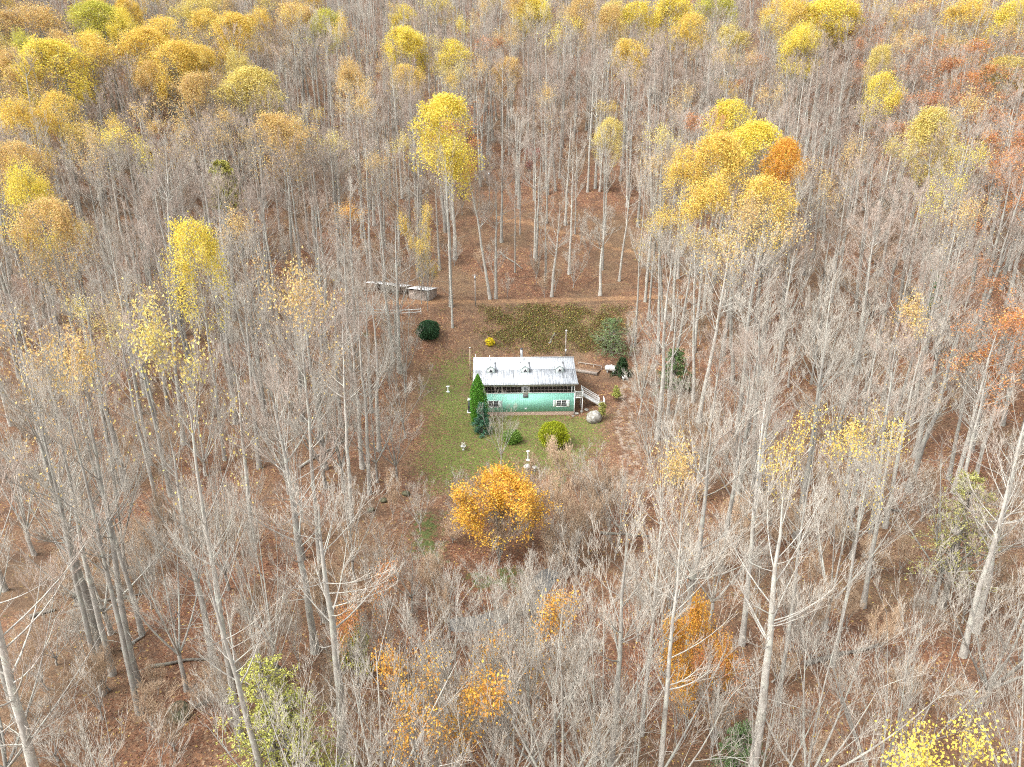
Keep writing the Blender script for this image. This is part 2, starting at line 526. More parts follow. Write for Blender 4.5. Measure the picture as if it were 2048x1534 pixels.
# creek: a still sheet of water lying in its bed
m, nt, b = newmat('creek_water')
b.inputs['Base Color'].default_value = (0.13, 0.13, 0.125, 1); b.inputs['Roughness'].default_value = 0.12; b.inputs['Specular IOR Level'].default_value = 0.5
tc = node(nt, 'ShaderNodeTexCoord'); bump(nt, b, noise(nt, 2.2, 3, 0.6, tc.outputs['Object']), 0.25, 0.05)
M['water'] = m
g = Geo()
cp = []
for (a, b_) in zip(CREEK[:-1], CREEK[1:]):
    for t in np.linspace(0, 1, 6, endpoint=False): cp.append(a + (b_ - a) * t)
cp.append(CREEK[-1])
cp = np.array([cp[0] + (cp[0] - cp[1]) * 1.6] + cp + [cp[-1] + (cp[-1] - cp[-2]) * 3.0])
for _ in range(3): cp[1:-1] = (cp[:-2] + 2 * cp[1:-1] + cp[2:]) / 4
tan = np.gradient(cp, axis=0); tan /= np.linalg.norm(tan, axis=1, keepdims=True)
nor = np.stack([-tan[:, 1], tan[:, 0]], 1)
V = []
for i in range(len(cp)):
    for k, s in enumerate((-2.7, -0.9, 0.9, 2.7)):
        p = cp[i] + nor[i] * s; V.append((p[0], p[1], -4.0))
F = [(i * 4 + k, i * 4 + 4 + k, i * 4 + 5 + k, i * 4 + 1 + k) for i in range(len(cp) - 1) for k in range(3)]
g.add(V, F)
tag(link('creek_water', g.mesh('creek_water', M['water'], True)), kind='structure')
# ------------------------------------------------------------------ tree growing
def unit(a):
    return a / (np.linalg.norm(a, axis=-1, keepdims=True) + 1e-9)

def bez(p0, p1, p2, t):
    t = np.asarray(t)[..., None]
    return p0 * (1 - t) ** 2 + p1 * 2 * t * (1 - t) + p2 * t ** 2

def bez_t(p0, p1, p2, t):
    t = np.asarray(t)[..., None]
    return unit((p1 - p0) * (1 - t) + (p2 - p1) * t)

def offspring(rng, c, n, tlo, a_tan, a_out, a_up, lfac, lmin, lmax, rfac):
    """n children for every curve in c = (p0, p1, p2, r0, length)"""
    p0, p1, p2, r, L = c
    k = len(p0)
    ii = np.repeat(np.arange(k), n)
    t = rng.uniform(tlo, 1.0, k * n)
    pos = bez(p0[ii], p1[ii], p2[ii], t)
    tn = bez_t(p0[ii], p1[ii], p2[ii], t)
    rnd = rng.normal(size=(k * n, 3)); rnd = unit(rnd - (rnd * tn).sum(1, keepdims=True) * tn)
    d = unit(tn * a_tan + rnd * a_out + np.array((0, 0, a_up)))
    ln = np.clip(L[ii] * lfac * rng.uniform(0.6, 1.3, k * n) * (1.15 - 0.5 * t), lmin, lmax)
    d2 = unit(d + np.array((0, 0, a_up * 0.8)) + rng.normal(size=d.shape) * 0.16)
    q1 = pos + d * (ln * 0.5)[:, None]
    q2 = q1 + d2 * (ln * 0.5)[:, None]
    return (pos, q1, q2, np.maximum(r[ii] * rfac * (1.1 - 0.6 * t), 0.006), ln)

def curve_tubes(g, c, m, k, tip=0.35, mat=0, rmin=0.0):
    p0, p1, p2, r, L = c
    ts = np.linspace(0, 1, m)
    P = np.stack([bez(p0, p1, p2, np.full(len(p0), t)) for t in ts], axis=1)
    Rr = np.maximum(r[:, None] * (1 - (1 - tip) * ts[None, :]), rmin)
    g.tubes(P, Rr, k, mat)

def grow(seed, H, W, style, bare_to=0.45, dens=1.0, twig='twig_grey', barkm='bark', tw=1.0, spread=0.0):
    """returns (trunk mesh, twig mesh, leaf anchor points, crown base). style: 'pole' straight stem, 'vase' several stems fanning out, 'dome' round-headed"""
    rng = np.random.default_rng(seed)
    gt, gb = Geo(), Geo()
    r0 = 0.0080 * H + 0.05 if style != 'vase' else 0.0085 * H + 0.02
    m = 11
    curves = []
    if style == 'vase':
        fork = H * rng.uniform(0.10, 0.2)
        zz = np.linspace(0, fork, 5)
        wob = np.cumsum(rng.normal(0, 0.06, (5, 2)), 0); wob[0] = 0
        P = np.column_stack([wob, zz]); P[0, 2] = -0.8
        gt.tubes(P, r0 * np.array([1.5, 1.15, 1.0, 0.98, 0.95]), 7)
        ns = rng.integers(5, 8)
        top = P[-1]
        az = np.arange(ns) * 2 * PI / ns + rng.uniform(0, 6)
        rad = W * rng.uniform(0.35, 0.95, ns)
        ends = np.column_stack([top[0] + np.cos(az) * rad, top[1] + np.sin(az) * rad, H * rng.uniform(0.78, 0.95, ns) - rad * 0.25])
        ends[0] = (top[0] + 0.3, top[1] - 0.2, H * 0.93)
        p0 = np.repeat(top[None], ns, 0)
        p1 = p0 + (ends - p0) * np.array((0.55, 0.55, 0.42)) + rng.normal(0, 0.35, (ns, 3))
        stems = (p0, p1, ends, np.full(ns, r0 * 0.56), np.linalg.norm(ends - p0, axis=1))
        curve_tubes(gt, stems, 8, 6, 0.16)
        nl = int(9 * dens)
        limbs = offspring(rng, stems, nl, 0.18, 0.95, 0.5 + 0.3 * spread, 0.3 - 0.15 * spread, 0.36, 1.5, 7.0, 0.36)
        curve_tubes(gt, limbs, 5, 4, 0.3)
        src = limbs
        top_c = stems
    else:
        top_h = H * (0.93 if style == 'pole' else 0.86)
        ts = np.linspace(0, 1, m)
        wob = np.cumsum(rng.normal(0, 0.02 * H / m * 1.7, (m, 2)), 0); wob[0] = 0; wob *= ss(0.0, 0.45, ts)[:, None]
        lean = rng.normal(0, 0.022, 2) * H
        P = np.column_stack([wob[:, 0] + lean[0] * ts ** 1.3, wob[:, 1] + lean[1] * ts ** 1.3, ts * top_h])
        P[0, 2] = -0.8
        rr = r0 * (1 - ts) ** 0.75 + 0.02
        rr[0] *= 1.45
        gt.tubes(P, rr, 7)
        nl = int((22 if style == 'pole' else 24) * dens)
        t0 = bare_to + (0.97 - bare_to) * rng.uniform(0, 1, nl) ** 0.9
        f = t0 * (m - 1); i0 = np.minimum(f.astype(int), m - 2); fr = (f - i0)[:, None]
        p0 = P[i0] * (1 - fr) + P[i0 + 1] * fr
        rad0 = rr[i0] * (1 - fr[:, 0]) + rr[i0 + 1] * fr[:, 0]
        az = np.arange(nl) * 2.39996 + rng.uniform(0, 6) + rng.normal(0, 0.3, nl)
        s0 = (t0 * top_h - bare_to * H * 0.9) / (H * (1 - bare_to * 0.9))
        s1 = np.clip(s0 + rng.uniform(0.14, 0.34, nl), 0.08, 0.985)
        if style == 'pole':
            env = np.where(s1 > 0.55, np.sqrt(np.clip(1 - ((s1 - 0.55) / 0.47) ** 2, 0, 1)), 0.5 + 0.5 * s1 / 0.55)
        else:
            env = np.where(s1 > 0.42, np.sqrt(np.clip(1 - ((s1 - 0.42) / 0.6) ** 2, 0, 1)), 0.62 + 0.38 * s1 / 0.42)
        rad = W * env * rng.uniform(0.62, 1.0, nl)
        z1 = bare_to * H * 0.9 + s1 * H * (1 - bare_to * 0.9)
        ends = np.column_stack([p0[:, 0] + np.cos(az) * rad, p0[:, 1] + np.sin(az) * rad, np.maximum(z1, p0[:, 2] + 0.3 * rad)])
        p1 = p0 + (ends - p0) * np.array((0.62, 0.62, 0.38)) + rng.normal(0, 0.2, (nl, 3))
        limbs = (p0, p1, ends, np.clip(rad0 * 0.36, 0.025, 0.10), np.linalg.norm(ends - p0, axis=1))
        curve_tubes(gt, limbs, 6, 4, 0.22)
        # a few dead stubs and thin branches on the clear bole
        nd = 6
        tq = rng.uniform(0.12, bare_to, nd); f = tq * (m - 1); i0 = np.minimum(f.astype(int), m - 2); fr = (f - i0)[:, None]
        q0 = P[i0] * (1 - fr) + P[i0 + 1] * fr
        aq = rng.uniform(0, 6.28, nd); lq = rng.uniform(0.8, 3.2, nd)
        q2 = q0 + np.column_stack([np.cos(aq) * lq, np.sin(aq) * lq, lq * rng.uniform(-0.1, 0.6, nd)])
        dead = (q0, (q0 + q2) / 2 + rng.normal(0, 0.15, (nd, 3)), q2, np.full(nd, 0.035), lq)
        curve_tubes(gt, dead, 3, 3, 0.3)
        curve_tubes(gb, offspring(rng, dead, 4, 0.3, 0.6, 0.7, 0.1, 0.4, 0.4, 1.2, 0.4), 2, 3, 0.4)
        src = limbs
    second = offspring(rng, src, int(round(7 * dens)), 0.22, 0.95, 0.48 + 0.35 * spread, 0.5 - 0.3 * spread, 0.42, 1.1, 4.8, 0.42)
    curve_tubes(gb, second, 4, 3, 0.35, rmin=0.009 * tw)
    direct = offspring(rng, src, 3, 0.15, 0.7, 0.7, 0.45, 0.25, 0.7, 2.0, 0.25)
    third = offspring(rng, second, int(round(5 * dens)), 0.2, 0.95, 0.5 + 0.3 * spread, 0.45 - 0.25 * spread, 0.55, 0.7, 2.3, 0.5)
    third = tuple(np.concatenate([a, b]) for a, b in zip(third, direct))
    curve_tubes(gb, third, 3, 3, 0.5, rmin=0.0075 * tw)
    fourth = offspring(rng, third, 2, 0.2, 0.9, 0.45, 0.4, 0.6, 0.4, 1.3, 0.6)
    gb.cones(fourth[0], fourth[2], np.full(len(fourth[0]), 0.0095 * tw))
    anchors = np.concatenate([fourth[2], third[2], (fourth[0] + fourth[2]) / 2])
    return (gt.mesh('trunk', M[barkm], True), gb.mesh('crown', M[twig], False), anchors, bare_to * H)

def clumped(rng, A, freq, keep, hmin, H, top_bias, W):
    """choose leaf points in clumps, more of them towards the top and the outside"""
    ph = rng.uniform(0, 6.28, (5, 3)); dr = unit(rng.normal(size=(5, 3))) * freq
    f = sum(np.sin(A @ dr[i] + ph[i, 0]) for i in range(5)) / 2.2
    s = np.clip((A[:, 2] - hmin) / (H - hmin), 0, 1)
    rr = np.hypot(A[:, 0], A[:, 1]) / W
    score = f * 0.9 + top_bias * (s - 0.5) * 2 + (rr - 0.5) * 0.5 + rng.normal(0, 0.5, len(A))
    n = min(keep, len(A))
    return A[np.argsort(-score)[:n]]

def shell(rng, n, zb, H, W):
    s = rng.uniform(0, 1, n) ** 0.8
    env = np.where(s > 0.42, np.sqrt(np.clip(1 - ((s - 0.42) / 0.585) ** 2, 0, 1)), 0.55 + 0.45 * s / 0.42)
    az = rng.uniform(0, 6.283, n)
    lump = 0.95 + 0.17 * np.sin(az * 3 + 6.6 * s + rng.uniform(0, 6)) + 0.13 * np.sin(az * 5 - s * 11 + rng.uniform(0, 6)) + 0.09 * np.sin(az * 11 + s * 19)
    r = W * env * lump * rng.uniform(0.35, 1.0, n) ** 0.45
    return np.column_stack([np.cos(az) * r, np.sin(az) * r, zb + s * (H - zb) * (1 - 0.03 * rng.uniform(0, 1, n))])

def leafset(seed, A, n, size, hmin, H, W, freq=0.55, top_bias=0.8, spread=0.25, per=2, dome=0.0):
    rng = np.random.default_rng(seed)
    if dome > 0:
        A = np.concatenate([A, shell(rng, int(n * dome), hmin, H, W)])
    P = clumped(rng, A, freq, int(n / per), hmin, H, top_bias, W)
    P = np.repeat(P, per, 0) + rng.normal(0, spread, (len(P) * per, 3))
    g = Geo()
    g.leaves(P, rng.uniform(size * 0.7, size * 1.3, len(P)), rng, 0.7, 0.75)
    return g.mesh('foliage', M['leaf'])

# kinds of tree: name -> dict(trunk, crown, foliage?, H, W)
KIND = {}
def reg(key, seed, H, W, style, **kw):
    t, c, A, cb = grow(seed, H, W, style, **kw)
    KIND[key] = dict(trunk=t, crown=c, A=A, H=H, W=W, cb=cb)
for i in range(5):
    reg('pole%d' % i, 10 + i, 28.0, 3.6 + 0.35 * i, 'pole', bare_to=(0.5, 0.42, 0.55, 0.46, 0.38)[i], twig='twig_grey', dens=0.82, spread=(0.05, 0.45, 0.15, 0.55, 0.25)[i])
for i in range(4):
    reg('russet%d' % i, 30 + i, 27.0, 4.0 + 0.3 * i, 'pole', bare_to=(0.42, 0.5, 0.36, 0.46)[i], twig='twig_russet', dens=0.92, tw=1.05, spread=(0.0, 0.3, 0.1, 0.5)[i])
for i in range(4):
    reg('vase%d' % i, 50 + i, 18.0, 5.6 + 0.6 * i, 'vase', twig='twig_grey', dens=0.74, spread=(0.05, 0.55, 0.25, 0.4)[i])
reg('sapling0', 70, 7.0, 2.2, 'vase', twig='twig_tan', dens=0.7)
reg('sapling1', 71, 8.0, 2.6, 'vase', twig='twig_grey', dens=0.65)
for i in range(3):
    reg('poplar%d' % i, 80 + i, 32.0, 5.0, 'dome', bare_to=(0.52, 0.46, 0.58)[i], twig='twig_grey', dens=0.95)
for i in range(2):
    reg('maple%d' % i, 90 + i, 14.0, 6.5, 'vase', twig='twig_grey', dens=1.0)
LEAF = {}
for i in range(3):
    k = KIND['poplar%d' % i]
    zb = (0.60, 0.56, 0.64)[i] * 32
    LEAF['long%d' % i] = leafset(190 + i, k['A'], 15000, 0.25, k['cb'], 32, 5.0, 0.8, 0.5, 0.35, 2, 0.75)
    LEAF['dense%d' % i] = leafset(200 + i, k['A'], 13500, 0.25, zb, 32, 5.0, 0.9, 0.75, 0.35, 2, 0.75)
    LEAF['half%d' % i] = leafset(210 + i, k['A'], 8500, 0.235, zb - 1.5, 32, 5.0, 0.9, 1.0, 0.45, 2, 0.65)
    LEAF['thin%d' % i] = leafset(220 + i, k['A'], 1400, 0.21, zb, 32, 5.0, 0.7, 1.0, 0.6, 2, 0.35)
for i in range(2):
    k = KIND['maple%d' % i]
    LEAF['mdense%d' % i] = leafset(230 + i, k['A'], 13000, 0.25, 4.5, 14, 6.5, 0.9, 0.3, 0.35, 2, 0.85)
    LEAF['mthin%d' % i] = leafset(240 + i, k['A'], 3600, 0.20, 4, 14, 6.5, 1.1, 0.3, 0.55, 3)
k = KIND['russet0']; LEAF['rust0'] = leafset(250, k['A'], 3400, 0.22, k['cb'], 27, 4.3, 0.9, 0.4, 0.4, 3)
k = KIND['russet2']; LEAF['rust2'] = leafset(251, k['A'], 2400, 0.22, k['cb'], 27, 4.3, 0.9, 0.4, 0.4, 3)

TRNG = np.random.default_rng(4242)
PLACED = []          # (x, y, r) of all trees placed so far
USED = {}            # kind -> (trunk object, crown object)
def plant(kind, x, y, H, wm, name, label, cat, group=None, foliage=None, tint=None, lean=None, rz=None):
    k = KIND[kind]
    root = thing(name, label, cat, (x, y, hz(x, y)), 0, group)
    lx, ly = lean if lean is not None else TRNG.normal(0, R(1.9), 2)
    root.rotation_euler = (lx, ly, TRNG.uniform(0, 6.28) if rz is None else rz)
    s = wm / k['W']
    root.scale = (s, s, H / k['H'])
    t = link('trunk', k['trunk'], root); c = link('crown', k['crown'], root)
    if foliage:
        f = link('foliage', LEAF[foliage], root)
        f.color = (*tint, 1)
    USED.setdefault(kind, (t, c))
    PLACED.append((x, y))
    return root

# leaf colours (reflectance)
LEMON = (0.81, 0.67, 0.13); GOLD = (0.79, 0.59, 0.15); GREENY = (0.58, 0.55, 0.11); AMBER = (0.68, 0.49, 0.20); PALE = (0.72, 0.60, 0.20)
ORANGE = (0.64, 0.31, 0.12); RUST = (0.54, 0.28, 0.14); MARIG = (0.74, 0.41, 0.08); RED = (0.42, 0.05, 0.04)

# surveyed trees: crown top sighted at (px, py), height m, crown width in photo px, skeleton, foliage, colour, label
FEAT = [
 (890, 197, 38, 128, 0, 'long', LEMON, 'tall bright yellow tree with a long dense crown behind the tin roofed shed'),
 (95, 85, 34, 150, 1, 'dense', LEMON, 'broad brilliant yellow tree near the upper left edge'),
 (190, 8, 32, 110, 2, 'dense', GREENY, 'yellow-green rounded tree top above the golden grove, upper left'),
 (250, 0, 32, 62, 0, 'dense', GOLD, 'narrow orange-gold pointed tree beside the yellow-green tree, upper left'),
 (60, 12, 31, 140, 1, 'half', AMBER, 'amber half-bare tree in the upper left corner'),
 (165, 72, 32, 130, 2, 'half', GOLD, 'golden half-leafed tree directly behind the broad brilliant yellow tree'),
 (290, 62, 33, 120, 0, 'dense', GOLD, 'left half of the golden dome in the upper left grove'),
 (352, 88, 33, 110, 1, 'dense', GOLD, 'front tree of the golden dome in the upper left grove'),
 (330, 40, 33, 120, 2, 'half', GOLD, 'hindmost golden tree of the upper left grove'),
 (400, 95, 32, 70, 0, 'half', GOLD, 'right flank tree of the golden dome in the upper left grove'),
 (465, 30, 32, 98, 1, 'dense', GOLD, 'rounded gold tree standing right of the golden grove'),
 (500, 140, 32, 120, 2, 'dense', PALE, 'pale yellow-green rounded tree below the rounded gold tree'),
 (390, 150, 31, 100, 0, 'half', AMBER, 'amber thin-leafed tree at the foot of the golden grove'),
 (40, 64, 31, 55, 1, 'half', GREENY, 'slim greenish yellow tree left of the broad brilliant yellow tree'),
 (395, 0, 30, 100, 2, 'half', PALE, 'pale yellow tree at the top edge above the rounded gold tree'),
 (590, 10, 30, 105, 0, 'half', AMBER, 'amber tree at the top edge, third of the way across'),
 (520, -8, 30, 80, 1, 'thin', PALE, 'thin pale yellow tree at the top edge between gold and amber trees'),
 (650, 22, 30, 70, 2, 'half', GREENY, 'dull green-yellow tree at the top edge beside the amber tree'),
 (555, 232, 32, 130, 0, 'half', AMBER, 'tall half-bare gold tree below the pale yellow-green rounded tree'),
 (30, 200, 32, 110, 1, 'half', GOLD, 'gold half-bare tree at the left edge under the brilliant yellow tree'),
 (112, 190, 32, 90, 2, 'half', GOLD, 'gold half-bare tree just under the brilliant yellow tree'),
 (30, 290, 31, 110, 0, 'half', AMBER, 'dull gold tree at the left edge below two half-bare gold trees'),
 (240, 255, 31, 100, 2, 'thin', LEMON, 'mostly bare tree with a few lemon sprigs at its top, left woods'),
 (42, 335, 33, 82, 1, 'half', LEMON, 'lemon topped tree by the left edge, halfway up the slope'),
 (92, 405, 32, 125, 0, 'half', AMBER, 'half-bare gold tree in front of the lemon topped tree, left edge'),
 (20, 430, 32, 90, 2, 'thin', GOLD, 'thin gold tree cut by the left edge below the lemon topped tree'),
 (378, 450, 33, 84, 0, 'half', LEMON, 'narrow lemon yellow tree standing alone in the left woods'),
 (335, 618, 36, 150, 1, 'thin', PALE, 'tall pale-stemmed tree with a lemon tip over scattered leaves, left woods'),
 (572, 528, 36, 150, 0, 'thin', AMBER, 'tall straight tree with a loose gold-speckled dome, left of the shed'),
 (20, 640, 34, 125, 2, 'thin', AMBER, 'gold speckled tree at the left edge, mid height'),
 (110, 690, 33, 120, 1, 'thin', AMBER, 'gold speckled thin tree second from the left edge, mid height'),
 (480, 432, 31, 130, 1, 'thin', AMBER, 'amber speckled bare tree above the gold-speckled dome, left woods'),
 (810, 58, 32, 88, 0, 'dense', LEMON, 'round yellow tree high on the hill left of centre'),
 (930, 38, 31, 62, 1, 'thin', LEMON, 'thin lemon tree between two round yellow trees high on the hill'),
 (1066, -6, 31, 76, 2, 'dense', LEMON, 'dense yellow tree top at the top edge above the house'),
 (1002, 62, 30, 75, 0, 'thin', AMBER, 'amber flecked tree below the dense yellow tree top above the house'),
 (1098, 176, 31, 66, 1, 'thin', AMBER, 'slim amber tipped tree on the slope straight above the house'),
 (1220, 240, 26, 62, 2, 'half', PALE, 'small pale yellow tree right of the slim amber tipped tree'),
 (1310, 306, 28, 95, 0, 'thin', AMBER, 'amber flecked tree at the left of the big golden group'),
 (700, 55, 30, 85, 1, 'thin', AMBER, 'amber flecked tree left of the round yellow hilltop tree'),
 (775, 120, 31, 60, 2, 'thin', AMBER, 'thin amber tree in front of the round yellow hilltop tree'),
 (755, 305, 26, 80, 0, 'thin', AMBER, 'short amber flecked tree left of the tall yellow tree'),
 (690, 410, 22, 90, 1, 'thin', MARIG, 'low orange flecked tree above the tin roofed shed'),
 (1275, 8, 31, 80, 0, 'half', LEMON, 'half-leafed lemon tree at the top edge right of centre'),
 (1345, -4, 32, 95, 1, 'dense', LEMON, 'dense yellow tree at the top edge right of centre'),
 (1385, 30, 31, 70, 2, 'half', GOLD, 'gold tree flanking the dense yellow one at the top edge'),
 (1430, -10, 31, 100, 0, 'half', GREENY, 'olive green-yellow tree at the top edge right of the gold one'),
 (1465, 206, 32, 108, 1, 'dense', LEMON, 'hindmost yellow tree of the big golden group right of the house'),
 (1515, 250, 33, 128, 2, 'dense', LEMON, 'tallest yellow tree in the big golden group right of the house'),
 (1440, 272, 33, 112, 0, 'dense', GOLD, 'golden tree at the middle of the big golden group'),
 (1372, 302, 32, 92, 1, 'half', GOLD, 'golden half-leafed tree on the left of the big golden group'),
 (1572, 285, 31, 76, 2, 'dense', MARIG, 'orange tinted tree on the right of the big golden group'),
 (1420, 360, 30, 120, 1, 'half', GOLD, 'golden half-leafed tree in front of the big golden group'),
 (1530, 360, 30, 120, 0, 'half', GOLD, 'golden speckled tree at the right front of the big golden group'),
 (1662, 0, 33, 130, 0, 'dense', LEMON, 'brilliant yellow tree at the top edge on the right'),
 (1610, 50, 31, 80, 1, 'half', LEMON, 'half-leafed yellow tree leaning on the brilliant yellow one, top right'),
 (1560, -5, 31, 70, 2, 'half', GOLD, 'gold tree at the top edge left of the brilliant yellow one'),
 (1770, 150, 31, 76, 2, 'half', LEMON, 'small-headed yellow tree above the bare right woods'),
 (1765, 95, 30, 36, 0, 'half', PALE, 'tiny pale yellow tree tip among bare crowns, upper right'),
 (1872, 222, 32, 98, 1, 'dense', PALE, 'yellow spade-shaped tree on a slender stem, right side'),
 (1945, 285, 31, 85, 0, 'thin', LEMON, 'thin yellow tree right of the spade-shaped yellow tree'),
 (1895, 345, 30, 70, 2, 'thin', LEMON, 'thin yellow tree in front of the spade-shaped yellow tree'),
 (1940, 0, 31, 110, 1, 'half', GOLD, 'gold tree at the top edge near the right corner'),
 (2035, 5, 31, 90, 0, 'half', LEMON, 'yellow tree in the top right corner'),
 (1850, -5, 31, 110, 2, 'thin', GOLD, 'thin gold tree at the top edge right of the brilliant yellow one'),
 (1330, 890, 26, 110, 1, 'thin', AMBER, 'gold speckled tree beside the gravel drive'),
 (1650, 830, 27, 75, 2, 'thin', GOLD, 'slim gold speckled tree in the right woods'),
 (1762, 832, 25, 140, 0, 'thin', GOLD, 'wide gold speckled tree in the right woods'),
 (1790, 1478, 24, 240, 1, 'thin', LEMON, 'yellow speckled tree top at the bottom right edge'),
 (1960, 1490, 24, 150, 2, 'thin', LEMON, 'yellow speckled tree top in the bottom right corner'),
]
for (px, py, H, wpx, i, fol, tint, label) in FEAT:
    x, y = gp(px, py, H * 0.985)
    P3 = np.array((x, y, hz(x, y) + H * 0.7))
    wm = wpx / 2 * to_px(P3)[2] / FPX
    wm = max(wm, 0.115 * H)
    nm = 'half_bare_tree' if fol == 'thin' else 'yellow_tree'
    plant('poplar%d' % i, x, y, H, float(wm), nm, label, 'yellow tree', 'yellow trees of the autumn woods', fol + str(i), tint, lean=(0, 0))
FEAT2 = [
 (998, 956, 11.0, 205, 'maple0', 'mdense0', (0.80, 0.48, 0.08), 'round orange and yellow maple in front of the lawn'),
 (1395, 1238, 12, 150, 'maple1', 'mdense1', MARIG, 'orange-gold bushy tree between bare trunks, bottom right of centre'),
 (1450, 1300, 11, 130, 'maple0', 'mthin0', ORANGE, 'thin orange tree beside the orange-gold bushy tree'),
 (985, 1275, 14, 320, 'maple1', 'mthin1', MARIG, 'large sprawling orange-leafed tree at the bottom centre'),
 (860, 1370, 13, 280, 'maple0', 'mthin0', MARIG, 'sprawling orange-leafed tree at the bottom edge left of centre'),
 (700, 1180, 12, 170, 'maple1', 'mthin1', ORANGE, 'orange flecked tree left of the creek bend'),
 (835, 425, 18, 90, 'maple1', 'mthin1', GOLD, 'yellow layered tree standing over the tin roofed shed'),
 (850, 480, 14, 80, 'maple0', 'mthin0', GOLD, 'lower yellow layered tree beside the shed'),
 (1885, 108, 27, 190, 'russet0', 'rust0', RUST, 'wide rust-orange oak on the right slope'),
 (1990, 92, 28, 150, 'russet2', 'rust2', ORANGE, 'orange oak at the right edge high on the slope'),
 (1830, 200, 27, 130, 'russet2', 'rust2', RUST, 'rust-orange oak in front of the wide oak, right slope'),
 (1940, 175, 27, 150, 'russet0', 'rust0', RUST, 'rust-orange oak behind the spade-shaped yellow tree'),
 (2035, 245, 28, 120, 'russet0', 'rust0', ORANGE, 'bright orange oak cut by the right edge'),
 (2030, 330, 27, 140, 'russet2', 'rust2', ORANGE, 'orange oak below the bright one at the right edge'),
 (1990, 640, 24, 170, 'russet2', 'rust2', ORANGE, 'orange flecked oak at the right edge, mid height'),
 (2040, 600, 25, 120, 'russet0', 'rust0', ORANGE, 'orange oak cut by the right edge, mid height'),
 (1060, 300, 9, 40, 'maple0', 'mthin0', RED, 'small red-leafed tree on the slope above the house'),
 (1200, 92, 10, 30, 'maple1', 'mthin1', RED, 'tiny red-leafed tree high on the hill'),
 (1500, 120, 27, 90, 'russet2', 'rust2', RUST, 'rust coloured oak below the top edge, right of centre'),
 (1720, 40, 27, 100, 'russet0', 'rust0', RUST, 'rust coloured oak right of the brilliant yellow tree'),
]
for (px, py, H, wpx, kind, fol, tint, label) in FEAT2:
    x, y = gp(px, py, H * 0.97)
    P3 = np.array((x, y, hz(x, y) + H * 0.7))
    wm = wpx / 2 * to_px(P3)[2] / FPX
    plant(kind, x, y, H, float(wm), 'orange_tree', label, 'orange tree', 'orange trees of the autumn woods', fol, tint, lean=(0, 0))

